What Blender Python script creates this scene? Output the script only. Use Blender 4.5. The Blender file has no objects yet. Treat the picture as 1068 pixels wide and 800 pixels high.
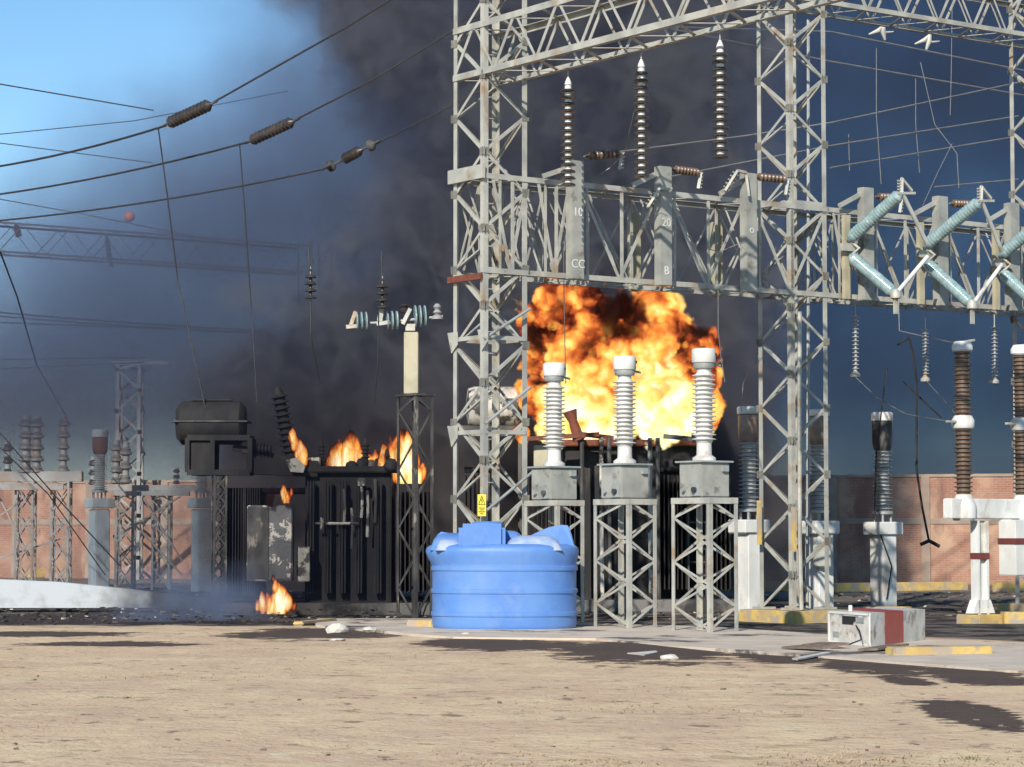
import bpy, bmesh, math, random
from mathutils import Vector, Matrix, noise as mnoise
random.seed(7)
sc = bpy.context.scene
col = sc.collection
R = math.radians

# ------------------------------------------------------------------ camera
F = 2620.0; EYE = 1.7; TILT = math.atan(154.0 / F)
cam_d = bpy.data.cameras.new('camera'); cam = bpy.data.objects.new('camera', cam_d); col.objects.link(cam)
cam.location = (0, 0, EYE); cam.rotation_euler = (math.pi / 2 + TILT, 0, 0)
cam_d.sensor_width = 36; cam_d.lens = F / 1068 * 36
cam_d.clip_start = 0.3; cam_d.clip_end = 9000
sc.camera = cam

# ------------------------------------------------------------------ world and sun
SUN_EL = 29.0
SUN_AZ = Vector((-0.28, -0.96, 0)).normalized()      # direction towards the sun on the ground
w = bpy.data.worlds.new('World'); sc.world = w; w.use_nodes = True
nt = w.node_tree; nt.nodes.clear()
out = nt.nodes.new('ShaderNodeOutputWorld'); bg = nt.nodes.new('ShaderNodeBackground')
sky = nt.nodes.new('ShaderNodeTexSky'); sky.sky_type = 'NISHITA'; sky.sun_disc = False
sky.sun_elevation = R(SUN_EL); sky.sun_rotation = math.atan2(SUN_AZ.x, SUN_AZ.y)
sky.air_density = 0.9; sky.dust_density = 0.0; sky.ozone_density = 2.6
bg.inputs['Strength'].default_value = 0.10
hs = nt.nodes.new('ShaderNodeHueSaturation'); hs.inputs['Saturation'].default_value = 1.15; hs.inputs['Hue'].default_value = 0.495
nt.links.new(sky.outputs[0], hs.inputs['Color']); nt.links.new(hs.outputs[0], bg.inputs[0]); nt.links.new(bg.outputs[0], out.inputs[0])
sun_d = bpy.data.lights.new('sun', 'SUN'); sun = bpy.data.objects.new('sun', sun_d); col.objects.link(sun)
sun_d.energy = 4.0; sun_d.angle = R(0.5); sun_d.color = (1.0, 0.93, 0.82)
sd = Vector((SUN_AZ.x * math.cos(R(SUN_EL)), SUN_AZ.y * math.cos(R(SUN_EL)), math.sin(R(SUN_EL))))
sun.rotation_euler = sd.to_track_quat('Z', 'Y').to_euler(); sun.location = (-10, -10, 20)
vs = sc.view_settings; vs.view_transform = 'Standard'; vs.look = 'None'; vs.gamma = 1; vs.exposure = 0.5
vs.use_curve_mapping = False
cy = sc.cycles
cy.max_bounces = 6; cy.diffuse_bounces = 3; cy.glossy_bounces = 3; cy.volume_bounces = 0; cy.transparent_max_bounces = 12
cy.sample_clamp_indirect = 3.0; cy.use_denoising = True; cy.caustics_reflective = False; cy.caustics_refractive = False
cy.volume_max_steps = 256; cy.use_adaptive_sampling = True; cy.adaptive_threshold = 0.03

# ------------------------------------------------------------------ pixels to places
def at(px, py, Y):
    u = (px - 534) / F; v = (400 - py) / F
    d = Vector((u, math.cos(TILT) - v * math.sin(TILT), math.sin(TILT) + v * math.cos(TILT)))
    return Vector((0, 0, EYE)) + d * (Y / d.y)
def gnd(px, py, z=0.0):
    u = (px - 534) / F; v = (400 - py) / F
    d = Vector((u, math.cos(TILT) - v * math.sin(TILT), math.sin(TILT) + v * math.cos(TILT)))
    return Vector((0, 0, EYE)) + d * ((z - EYE) / d.z)
YARD = -0.15
def gz(Y):
    if Y < 46.4: return 0.0
    if Y > 48.0: return YARD
    return YARD * (Y - 46.4) / 1.6
E1 = Vector((0.815, 0.579, 0)).normalized()
E2 = Vector((0.579, -0.815, 0)).normalized()
UP = Vector((0, 0, 1))

# ------------------------------------------------------------------ materials
MATS = {}
def mat(name, c, rough=0.6, metal=0.0, c2=None, scale=3.0, lo=0.4, hi=0.62, bump=0.0, bscale=20.0, detail=5.0,
        stretch=(1, 1, 1), dirt=None, dscale=1.2, dlo=0.52, dhi=0.62, spec=0.5, trans=0.0, alpha=1.0):
    m = bpy.data.materials.new(name); m.use_nodes = True; n = m.node_tree.nodes; l = m.node_tree.links
    b = n['Principled BSDF']
    b.inputs['Roughness'].default_value = rough; b.inputs['Metallic'].default_value = metal
    b.inputs['Specular IOR Level'].default_value = spec
    b.inputs['Transmission Weight'].default_value = trans
    tc = n.new('ShaderNodeTexCoord'); mp = n.new('ShaderNodeMapping'); mp.inputs['Scale'].default_value = stretch
    l.new(tc.outputs['Object'], mp.inputs[0])
    ns = n.new('ShaderNodeTexNoise'); ns.inputs['Scale'].default_value = scale; ns.inputs['Detail'].default_value = detail
    l.new(mp.outputs[0], ns.inputs['Vector'])
    mr = n.new('ShaderNodeMapRange'); mr.inputs[1].default_value = lo; mr.inputs[2].default_value = hi
    l.new(ns.outputs[0], mr.inputs[0])
    mx = n.new('ShaderNodeMix'); mx.data_type = 'RGBA'
    mx.inputs[6].default_value = (*c, 1); mx.inputs[7].default_value = (*(c2 or [x * 0.78 for x in c]), 1)
    l.new(mr.outputs[0], mx.inputs[0]); last = mx.outputs[2]
    if dirt:
        n2 = n.new('ShaderNodeTexNoise'); n2.inputs['Scale'].default_value = dscale; n2.inputs['Detail'].default_value = 7
        n2.inputs['Roughness'].default_value = 0.65
        ad = n.new('ShaderNodeVectorMath'); ad.operation = 'ADD'; ad.inputs[1].default_value = (13.1, 7.7, 3.3)
        l.new(mp.outputs[0], ad.inputs[0]); l.new(ad.outputs[0], n2.inputs['Vector'])
        m2 = n.new('ShaderNodeMapRange'); m2.inputs[1].default_value = dlo; m2.inputs[2].default_value = dhi
        l.new(n2.outputs[0], m2.inputs[0])
        x2 = n.new('ShaderNodeMix'); x2.data_type = 'RGBA'; x2.inputs[7].default_value = (*dirt, 1)
        l.new(last, x2.inputs[6]); l.new(m2.outputs[0], x2.inputs[0]); last = x2.outputs[2]
    l.new(last, b.inputs['Base Color'])
    if bump:
        nb = n.new('ShaderNodeTexNoise'); nb.inputs['Scale'].default_value = bscale; nb.inputs['Detail'].default_value = 4
        l.new(mp.outputs[0], nb.inputs['Vector'])
        bp = n.new('ShaderNodeBump'); bp.inputs['Strength'].default_value = bump; bp.inputs['Distance'].default_value = 0.02
        l.new(nb.outputs[0], bp.inputs['Height']); l.new(bp.outputs[0], b.inputs['Normal'])
    MATS[name] = m
    return m
mat('steel', (0.47, 0.46, 0.405), 0.55, 0.15, c2=(0.33, 0.33, 0.30), scale=2.5, dirt=(0.33, 0.23, 0.14), dscale=2.2, dlo=0.54, dhi=0.70)
mat('steel_grey', (0.36, 0.38, 0.37), 0.5, 0.2, c2=(0.27, 0.29, 0.29), scale=3, dirt=(0.2, 0.17, 0.13), dlo=0.58, dhi=0.7)
mat('steel_far', (0.34, 0.33, 0.31), 0.6, 0.1, c2=(0.24, 0.23, 0.22), scale=1.5, dirt=(0.3, 0.2, 0.14))
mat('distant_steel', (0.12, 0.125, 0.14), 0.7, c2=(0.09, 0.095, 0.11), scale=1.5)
mat('rust_and_fire_red', (0.19, 0.055, 0.03), 0.8, c2=(0.12, 0.04, 0.025), scale=12)  # real rust, and the red firelight painted onto the lid rails
mat('burnt', (0.010, 0.010, 0.013), 0.8, c2=(0.022, 0.02, 0.02), scale=3, dirt=(0.045, 0.038, 0.034), dscale=1.7, dlo=0.6, dhi=0.68, bump=0.4, stretch=(1, 1, 0.35))
mat('burnt_steel', (0.04, 0.039, 0.040), 0.65, 0.2, c2=(0.10, 0.095, 0.09), scale=3.5, dirt=(0.3, 0.27, 0.22), dscale=2.2, dlo=0.6, dhi=0.66, stretch=(1, 1, 0.5))
mat('peeling', (0.07, 0.072, 0.08), 0.6, c2=(0.15, 0.15, 0.16), scale=1.6, dirt=(0.55, 0.5, 0.44), dscale=3.4, dlo=0.555, dhi=0.575, bump=0.4)
mat('scorched_white', (0.55, 0.52, 0.46), 0.6, c2=(0.35, 0.33, 0.3), scale=4, dirt=(0.05, 0.045, 0.04), dscale=2.4, dlo=0.5, dhi=0.56)
mat('porcelain_white', (0.66, 0.655, 0.63), 0.3, c2=(0.54, 0.53, 0.5), scale=5, dirt=(0.36, 0.31, 0.26), dscale=3, dlo=0.54, dhi=0.72)
mat('porcelain_grey', (0.36, 0.37, 0.38), 0.3, c2=(0.28, 0.28, 0.28), scale=5)
mat('porcelain_bus', (0.16, 0.15, 0.15), 0.35, c2=(0.22, 0.19, 0.17), scale=5)
mat('porcelain_brown', (0.115, 0.07, 0.048), 0.35, c2=(0.16, 0.11, 0.08), scale=4)
mat('porcelain_dark', (0.035, 0.03, 0.03), 0.35, c2=(0.06, 0.05, 0.045), scale=6)
mat('glass_aqua', (0.20, 0.29, 0.30), 0.15, c2=(0.27, 0.38, 0.39), scale=9, spec=0.8, dirt=(0.5, 0.55, 0.5), dscale=5, dlo=0.56, dhi=0.7)
mat('white_paint', (0.70, 0.70, 0.67), 0.45, c2=(0.58, 0.58, 0.55), scale=2, dirt=(0.36, 0.31, 0.25), dscale=2.5, dlo=0.55, dhi=0.72, stretch=(1, 1, 0.5))
mat('white_cabinet', (0.60, 0.585, 0.54), 0.5, c2=(0.48, 0.455, 0.41), scale=4, dirt=(0.26, 0.2, 0.15), dscale=4.5, dlo=0.53, dhi=0.66, bump=0.3, bscale=3)
mat('cream', (0.42, 0.385, 0.27), 0.55, c2=(0.33, 0.30, 0.21), scale=3, dirt=(0.3, 0.22, 0.14), dlo=0.6, dhi=0.7)
mat('red_paint', (0.38, 0.05, 0.03), 0.5, c2=(0.3, 0.05, 0.035), scale=5)
mat('maroon', (0.16, 0.04, 0.035), 0.5)
mat('box_grey', (0.37, 0.37, 0.33), 0.5, 0.1, c2=(0.27, 0.275, 0.25), scale=2.5, dirt=(0.16, 0.14, 0.11), dscale=2.6, dlo=0.58, dhi=0.68)
mat('yellow_paint', (0.58, 0.41, 0.12), 0.7, c2=(0.46, 0.32, 0.13), scale=3, dirt=(0.36, 0.30, 0.23), dscale=3.2, dlo=0.48, dhi=0.56, bump=0.3)
mat('sign_yellow', (0.8, 0.66, 0.04), 0.5, c2=(0.75, 0.6, 0.05))
mat('black', (0.01, 0.01, 0.01), 0.6)
mat('tank_blue', (0.085, 0.205, 0.52), 0.5, c2=(0.115, 0.245, 0.54), scale=1.6, detail=8, dirt=(0.16, 0.27, 0.50), dscale=2.6, dlo=0.52, dhi=0.8, spec=0.45)
mat('tank_dust', (0.36, 0.42, 0.54), 0.6, c2=(0.22, 0.32, 0.55), scale=5)
mat('wire_dark', (0.03, 0.03, 0.035), 0.6)
mat('wire_light', (0.24, 0.235, 0.23), 0.5, 0.3)
mat('concrete', (0.60, 0.51, 0.41), 0.85, c2=(0.50, 0.42, 0.33), scale=1.2, dirt=(0.10, 0.085, 0.075), dscale=0.55, dlo=0.56, dhi=0.62, bump=0.4)
mat('concrete_dark', (0.16, 0.15, 0.14), 0.85, c2=(0.10, 0.095, 0.09), scale=1.2, dirt=(0.03, 0.028, 0.027), dscale=0.9, dlo=0.5, dhi=0.6, bump=0.4)
mat('orange_ball', (0.85, 0.22, 0.08), 0.45, c2=(0.8, 0.2, 0.08))
mat('rock_pale', (0.6, 0.57, 0.5), 0.85, bump=0.6)
mat('debris_dark', (0.03, 0.027, 0.025), 0.9, c2=(0.08, 0.07, 0.06), scale=4, bump=0.6)
mat('debris_brown', (0.14, 0.10, 0.08), 0.9, c2=(0.22, 0.17, 0.13), scale=4, bump=0.6)
mat('dry_grass', (0.46, 0.35, 0.20), 0.8, c2=(0.36, 0.27, 0.15), scale=1.5)
mat('green_grass', (0.16, 0.17, 0.06), 0.8, c2=(0.26, 0.22, 0.09), scale=2)

# ------------------------------------------------------------------ mesh builder
def frame(axis):
    a = axis.normalized(); r = UP if abs(a.z) < 0.95 else Vector((0, 1, 0))
    u = a.cross(r).normalized(); v = u.cross(a).normalized()
    return u, v
class MB:
    def __init__(s): s.v = []; s.f = []; s.sm = []
    def add(s, vs, fs, smooth=False):
        o = len(s.v); s.v += [tuple(x) for x in vs]; s.f += [tuple(i + o for i in f) for f in fs]; s.sm += [smooth] * len(fs)
        return s
    def box(s, c, dx, dy, dz, ax=None, ay=None, az=None):
        ax = ax or Vector((1, 0, 0)); ay = ay or Vector((0, 1, 0)); az = az or UP
        c = Vector(c); P = [c + ax * (dx * i / 2) + ay * (dy * j / 2) + az * (dz * k / 2) for i in (-1, 1) for j in (-1, 1) for k in (-1, 1)]
        return s.add(P, [(0, 1, 3, 2), (4, 6, 7, 5), (0, 4, 5, 1), (2, 3, 7, 6), (0, 2, 6, 4), (1, 5, 7, 3)])
    def bbox(s, c, dx, dy, dz, ax=None, ay=None, b=0.02):       # box with bevelled edges
        ax = ax or Vector((1, 0, 0)); ay = ay or Vector((0, 1, 0)); c = Vector(c)
        bm = bmesh.new(); bmesh.ops.create_cube(bm, size=1)
        for q in bm.verts: q.co = Vector((q.co.x * dx, q.co.y * dy, q.co.z * dz))
        bmesh.ops.bevel(bm, geom=bm.edges[:], offset=b, segments=2, affect='EDGES')
        bm.verts.index_update()
        s.add([c + ax * q.co.x + ay * q.co.y + UP * q.co.z for q in bm.verts], [[q.index for q in f.verts] for f in bm.faces])
        bm.free(); return s
    def bar(s, a, b, wd, th, side=None):                 # rectangular bar
        a = Vector(a); b = Vector(b); d = b - a
        if side is None: u, v = frame(d)
        else:
            u = (side - d.normalized() * side.dot(d.normalized())).normalized(); v = d.normalized().cross(u)
        P = [p + u * (wd * i / 2) + v * (th * j / 2) for p in (a, b) for i, j in ((-1, -1), (1, -1), (1, 1), (-1, 1))]
        return s.add(P, [(0, 1, 5, 4), (1, 2, 6, 5), (2, 3, 7, 6), (3, 0, 4, 7), (0, 3, 2, 1), (4, 5, 6, 7)])
    def angle(s, a, b, u, v, wd, th=0.012):              # L profile, legs along u and v from the corner line a-b
        a = Vector(a); b = Vector(b); pr = [(0, 0), (wd, 0), (wd, th), (th, th), (th, wd), (0, wd)]
        P = [p + u * i + v * j for p in (a, b) for i, j in pr]; n = 6
        fs = [(i, (i + 1) % n, n + (i + 1) % n, n + i) for i in range(n)] + [(0, 3, 2, 1), (0, 5, 4, 3), (6, 7, 8, 9), (6, 9, 10, 11)]
        return s.add(P, fs)
    def tube(s, pts, r, n=8, cap=True):
        pts = [Vector(p) for p in pts]; k = len(pts)
        rr = r if isinstance(r, (list, tuple)) else [r] * k
        d0 = pts[1] - pts[0]; u, v = frame(d0); V = []
        for i, p in enumerate(pts):
            d = (pts[min(i + 1, k - 1)] - pts[max(i - 1, 0)]).normalized()
            u = (u - d * u.dot(d)).normalized(); v = d.cross(u)
            V += [p + (u * math.cos(2 * math.pi * j / n) + v * math.sin(2 * math.pi * j / n)) * rr[i] for j in range(n)]
        fs = [(i * n + j, i * n + (j + 1) % n, (i + 1) * n + (j + 1) % n, (i + 1) * n + j) for i in range(k - 1) for j in range(n)]
        if cap: fs += [tuple(range(n))[::-1], tuple(range((k - 1) * n, k * n))]
        return s.add(V, fs, True)
    def lathe(s, base, axis, prof, n=20, sx=1.0, smooth=True):     # prof: (radius, height along axis)
        base = Vector(base); a = Vector(axis).normalized(); u, v = frame(a); V = []; k = len(prof)
        for r, h in prof:
            V += [base + a * h + (u * math.cos(2 * math.pi * j / n) * sx + v * math.sin(2 * math.pi * j / n)) * r for j in range(n)]
        fs = [(i * n + j, i * n + (j + 1) % n, (i + 1) * n + (j + 1) % n, (i + 1) * n + j) for i in range(k - 1) for j in range(n)]
        fs += [tuple(range(n))[::-1], tuple(range((k - 1) * n, k * n))]
        return s.add(V, fs, smooth)
    def prism(s, poly, off):                             # polygon (list of points) pushed by off
        n = len(poly); P = [Vector(p) for p in poly] + [Vector(p) + off for p in poly]
        return s.add(P, [tuple(range(n))[::-1], tuple(range(n, 2 * n))] + [(i, (i + 1) % n, n + (i + 1) % n, n + i) for i in range(n)])
    def build(s, name, m, parent=None):
        me = bpy.data.meshes.new(name); me.from_pydata(s.v, [], s.f); me.validate()
        if len(me.polygons) == len(s.sm): me.polygons.foreach_set('use_smooth', s.sm)
        bm = bmesh.new(); bm.from_mesh(me); bmesh.ops.recalc_face_normals(bm, faces=bm.faces)
        if any(s.sm):
            for e in bm.edges:
                if len(e.link_faces) == 2 and e.calc_face_angle(0) > R(38): e.smooth = False
        bm.to_mesh(me); bm.free()
        me.materials.append(MATS[m]); o = bpy.data.objects.new(name, me); col.objects.link(o)
        if parent:
            o.parent = parent; o.matrix_parent_inverse = Matrix.Translation(-parent.location) if parent.type == 'EMPTY' else Matrix.Identity(4)
        return o
def tag(o, label=None, cat=None, group=None, kind=None):
    if label: o['label'] = label
    if cat: o['category'] = cat
    if group: o['group'] = group
    if kind: o['kind'] = kind
    return o
def empty(name, loc, label, cat, group=None):
    o = bpy.data.objects.new(name, None); col.objects.link(o); o.location = loc; o.empty_display_size = 0.2
    return tag(o, label, cat, group)
def children(o): return [c for c in bpy.data.objects if c.parent == o]
def copy_tree(root, loc, label, group=None):
    r = root.copy(); col.objects.link(r); r.location = loc; r['label'] = label
    if group: r['group'] = group
    for ch in children(root):
        c = ch.copy(); col.objects.link(c); c.parent = r
        for g in children(ch):
            d = g.copy(); col.objects.link(d); d.parent = c
    return r

# ------------------------------------------------------------------ node helpers
class NT:
    def __init__(s, tree): s.t = tree; s.n = tree.nodes; s.l = tree.links
    def _in(s, sock, v):
        if v is None: return
        if hasattr(v, 'links'): s.l.new(v, sock)
        else: sock.default_value = v
    def math(s, op, a, b=None, c=None, clamp=False):
        q = s.n.new('ShaderNodeMath'); q.operation = op; q.use_clamp = clamp
        s._in(q.inputs[0], a); s._in(q.inputs[1], b); s._in(q.inputs[2], c); return q.outputs[0]
    def mr(s, v, a, b, c=0.0, d=1.0, smooth=True):
        q = s.n.new('ShaderNodeMapRange'); q.interpolation_type = 'SMOOTHSTEP' if smooth else 'LINEAR'
        s._in(q.inputs[0], v); s._in(q.inputs[1], a); s._in(q.inputs[2], b); s._in(q.inputs[3], c); s._in(q.inputs[4], d); return q.outputs[0]
    def noise(s, vec, scale, detail=3, rough=0.5, dist=0.0):
        q = s.n.new('ShaderNodeTexNoise'); s._in(q.inputs['Vector'], vec); q.inputs['Scale'].default_value = scale
        q.inputs['Detail'].default_value = detail; q.inputs['Roughness'].default_value = rough; q.inputs['Distortion'].default_value = dist
        return q.outputs[0]
    def vm(s, op, a, b=None, scale=None):
        q = s.n.new('ShaderNodeVectorMath'); q.operation = op; s._in(q.inputs[0], a)
        if b is not None: s._in(q.inputs[1], b)
        if scale is not None: s._in(q.inputs['Scale'], scale)
        return q.outputs[0] if op not in ('LENGTH', 'DOT_PRODUCT') else q.outputs[1]
    def comb(s, x, y, z):
        q = s.n.new('ShaderNodeCombineXYZ'); s._in(q.inputs[0], x); s._in(q.inputs[1], y); s._in(q.inputs[2], z); return q.outputs[0]
    def mix(s, f, a, b):
        q = s.n.new('ShaderNodeMix'); q.data_type = 'RGBA'; s._in(q.inputs[0], f)
        for i, c in ((6, a), (7, b)):
            if isinstance(c, tuple): c = (*c, 1) if len(c) == 3 else c
            s._in(q.inputs[i], c)
        return q.outputs[2]
    def curve(s, v, pts):
        q = s.n.new('ShaderNodeFloatCurve'); s._in(q.inputs['Value'], v); c = q.mapping.curves[0]
        while len(c.points) > 2: c.points.remove(c.points[1])
        c.points[0].location = pts[0]; c.points[-1].location = pts[-1]
        for p in pts[1:-1]: c.points.new(*p)
        q.mapping.update(); return q.outputs[0]
    def ramp(s, v, stops):
        q = s.n.new('ShaderNodeValToRGB'); s._in(q.inputs[0], v); e = q.color_ramp.elements
        while len(e) > 1: e.remove(e[-1])
        e[0].position = stops[0][0]; e[0].color = (*stops[0][1], 1)
        for p, c in stops[1:]:
            k = e.new(p); k.color = (*c, 1)
        return q.outputs[0]

# ================================================================== GROUND
def ground_material():
    m = bpy.data.materials.new('ground'); m.use_nodes = True; N = NT(m.node_tree); b = N.n['Principled BSDF']
    b.inputs['Roughness'].default_value = 0.9; b.inputs['Specular IOR Level'].default_value = 0.15
    pos = N.n.new('ShaderNodeNewGeometry').outputs['Position']
    sep = N.n.new('ShaderNodeSeparateXYZ'); N.l.new(pos, sep.inputs[0]); X, Y = sep.outputs[0], sep.outputs[1]
    n1 = N.noise(pos, 0.35, 6, 0.6); n2 = N.noise(pos, 3.0, 6, 0.65); n3 = N.noise(pos, 14.0, 3, 0.6)
    st = N.vm('MULTIPLY', pos, (1.1, 0.75, 1.0))
    m1 = N.noise(st, 0.9, 7, 0.66); m2 = N.noise(N.vm('ADD', st, (20, 3, 1)), 2.6, 6, 0.7); m3 = N.noise(st, 11.0, 4, 0.7)
    sand = N.mix(N.mr(n1, 0.38, 0.62), (0.66, 0.49, 0.315), (0.60, 0.43, 0.29))
    sand = N.mix(N.mr(m1, 0.50, 0.62, 0, 0.75), sand, (0.71, 0.555, 0.35))
    sand = N.mix(N.mr(m1, 0.43, 0.33, 0, 0.4), sand, (0.36, 0.26, 0.20))
    sand = N.mix(N.mr(m2, 0.42, 0.33, 0, 0.85), sand, (0.22, 0.155, 0.11))
    sand = N.mix(N.mr(m2, 0.57, 0.68, 0, 0.6), sand, (0.70, 0.60, 0.42))
    sand = N.mix(N.mr(m3, 0.41, 0.31, 0, 0.75), sand, (0.24, 0.17, 0.12))
    sand = N.mix(N.mr(m3, 0.6, 0.72, 0, 0.5), sand, (0.74, 0.64, 0.46))
    grn = N.noise(N.vm('ADD', pos, (40, 3, 0)), 0.8, 4)
    sand = N.mix(N.mr(grn, 0.64, 0.70, 0, 0.5), sand, (0.22, 0.20, 0.09))
    # burnt yard behind the concrete path
    yard = N.mix(N.mr(N.noise(pos, 1.1, 6, 0.65), 0.42, 0.6), (0.03, 0.027, 0.027), (0.15, 0.125, 0.105))
    yard = N.mix(N.mr(N.noise(pos, 4.5, 5, 0.7), 0.6, 0.72), yard, (0.27, 0.24, 0.2))
    far = N.mix(N.mr(n2, 0.4, 0.6), (0.20, 0.165, 0.13), (0.33, 0.28, 0.22))
    yard = N.mix(N.mr(Y, 58, 72), yard, N.mix(0.6, yard, far))
    # the seam wanders
    warp = N.math('MULTIPLY', N.math('SUBTRACT', N.noise(pos, 0.6, 4), 0.5), 3.0)
    yw = N.math('ADD', Y, warp)
    fy = N.mr(N.math('ADD', yw, N.math('MULTIPLY', N.math('MAXIMUM', X, 0.0), 0.75)), 45.0, 45.9)
    base = N.mix(fy, sand, yard)
    # black scorched apron before the left transformer and dark patches with ragged edges
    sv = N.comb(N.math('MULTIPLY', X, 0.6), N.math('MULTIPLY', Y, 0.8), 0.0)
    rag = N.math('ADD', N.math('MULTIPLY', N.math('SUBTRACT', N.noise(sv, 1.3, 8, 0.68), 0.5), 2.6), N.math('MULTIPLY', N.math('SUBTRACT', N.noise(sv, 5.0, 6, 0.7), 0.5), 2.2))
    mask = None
    for (x0, y0, x1, y1) in DARK_PATCHES:
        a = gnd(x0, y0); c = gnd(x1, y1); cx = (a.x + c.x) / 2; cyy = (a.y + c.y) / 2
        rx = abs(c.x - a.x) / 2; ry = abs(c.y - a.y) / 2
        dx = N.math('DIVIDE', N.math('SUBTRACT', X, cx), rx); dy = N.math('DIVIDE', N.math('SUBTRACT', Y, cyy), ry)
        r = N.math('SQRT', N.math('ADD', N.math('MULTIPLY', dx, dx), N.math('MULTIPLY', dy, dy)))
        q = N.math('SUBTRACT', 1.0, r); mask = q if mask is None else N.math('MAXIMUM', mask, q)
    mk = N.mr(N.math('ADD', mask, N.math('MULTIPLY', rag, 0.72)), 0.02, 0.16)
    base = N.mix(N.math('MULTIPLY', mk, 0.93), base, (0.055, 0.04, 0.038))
    # curving tyre track of soot on the left
    N.l.new(base, b.inputs['Base Color'])
    bp = N.n.new('ShaderNodeBump'); bp.inputs['Strength'].default_value = 0.9; bp.inputs['Distance'].default_value = 0.05
    hb = N.math('ADD', N.math('ADD', n2, N.math('MULTIPLY', n3, 0.4)), N.math('MULTIPLY', m1, 1.6)); N.l.new(hb, bp.inputs['Height']); N.l.new(bp.outputs[0], b.inputs['Normal'])
    MATS['ground'] = m
# pixel boxes of the dark patches on the open ground
DARK_PATCHES = [(450, 666, 640, 680), (560, 668, 800, 695), (740, 674, 900, 695), (820, 684, 1010, 706), (930, 692, 1120, 718), (960, 704, 1110, 716), (-60, 658, 150, 664), (20, 668, 215, 675),
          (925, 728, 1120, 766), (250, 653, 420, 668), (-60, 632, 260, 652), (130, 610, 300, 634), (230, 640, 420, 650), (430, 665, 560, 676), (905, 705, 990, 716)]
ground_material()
g = MB(); xs = [-900, -200, -60] + [-30 + i * 1.5 for i in range(41)] + [60, 200, 900]
ys = [-200, -20, 5] + [10 + i for i in range(36)] + [46.4, 46.8, 47.2, 47.6, 48.0, 50, 55, 60, 70, 80, 95, 115, 200, 600, 4000]
def gh(x, y):
    zz = gz(y)
    if 12 < y < 46: zz += 0.035 * (mnoise.noise(Vector((x * 0.35, y * 0.35, 0))))
    return zz if not (38.5 < y < 46.5) else min(zz, -0.004) if abs(zz) > 0.0001 else zz
V = [(x, y, gh(x, y)) for y in ys for x in xs]; n = len(xs)
g.add(V, [(j * n + i, j * n + i + 1, (j + 1) * n + i + 1, (j + 1) * n + i) for j in range(len(ys) - 1) for i in range(n - 1)], True)
tag(g.build('ground', 'ground'), 'dry sandy ground with dark ragged patches', None, None, 'structure')

# concrete path the tank and the instrument transformers stand on
def slab(name, m, pix, z0, z1):
    P = [gnd(x, y, z1) for x, y in pix]; Q = []
    for i, p in enumerate(P):
        q = P[(i + 1) % len(P)]; k = max(1, int((q - p).length / 0.8))
        for j in range(k):
            t = p.lerp(q, j / k); Q.append(t + Vector((mnoise.noise(t * 1.7), mnoise.noise(t * 1.3 + Vector((5, 5, 5))), 0)) * 0.12)
    return MB().prism([Vector((p.x, p.y, z0)) for p in Q], UP * (z1 - z0)).build(name, m)
tag(slab('concrete_path', 'concrete', [(330, 652), (470, 664), (620, 665.5), (700, 673), (800, 680), (1110, 703), (1500, 728), (1500, 684), (1110, 674), (960, 667), (800, 657.5), (735, 653), (640, 650.5), (450, 645), (330, 645)], -0.12, 0.03), 'concrete path', None, None, 'structure')

# ================================================================== LATTICE STRUCTURES
def lattice(root, N0, a, b, z0, z1, panel, m='steel', post=0.11, brace=0.06, ea=E1, eb=-E2, horiz=(), flip=0, cross=False, th=0.012):
    """four posts and zigzag bracing; N0 = near corner, a along ea, b along eb"""
    C = [N0, N0 + ea * a, N0 + ea * a + eb * b, N0 + eb * b]
    ins = [(ea, eb), (-ea, eb), (-ea, -eb), (ea, -eb)]
    for c, (u, v) in zip(C, ins):
        MB().angle(c + UP * z0, c + UP * z1, u, v, post, th).build('post', m, root)
    for k in range(4):
        p, q = C[k], C[(k + 1) % 4]; nrm = (q - p).normalized().cross(UP)
        off = 0.006 if k % 2 == 0 else -0.006
        mb = MB(); z = z0 + 0.04; i = k + flip; inn = 0.03
        dd = (q - p).normalized(); p2 = p + dd * inn - nrm * 0.02; q2 = q - dd * inn - nrm * 0.02
        while z < z1 - 0.15:
            zt = min(z + panel, z1 - 0.03)
            s0, s1 = (p2, q2) if i % 2 == 0 else (q2, p2)
            mb.bar(s0 + UP * z, s1 + UP * zt, brace, 0.008, nrm.cross(s1 + UP * zt - s0 - UP * z))
            if brace > 0.045:    # the angle's outstanding leg
                mb.bar(s0 + UP * (z + brace * 0.45) - nrm * 0.028, s1 + UP * (zt + brace * 0.45) - nrm * 0.028, 0.008, brace * 0.8, nrm.cross(s1 + UP * zt - s0 - UP * z))
            if cross: mb.bar(s1 + UP * z - nrm * 0.012, s0 + UP * zt - nrm * 0.012, brace, 0.008, nrm.cross(s0 + UP * zt - s1 - UP * z))
            if post > 0.09:
                for sx_, zz_ in ((s0, z), (s1, zt)): mb.box(sx_ + UP * zz_ + nrm * 0.026, 0.17, 0.008, 0.15, dd, nrm)
            z += panel; i += 1
        for hz in horiz:
            mb.bar(p2 + UP * hz + nrm * 0.03, q2 + UP * hz + nrm * 0.03, brace * 1.3, 0.012, UP)
        mb.build('bracing', m, root)
    return C
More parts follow.
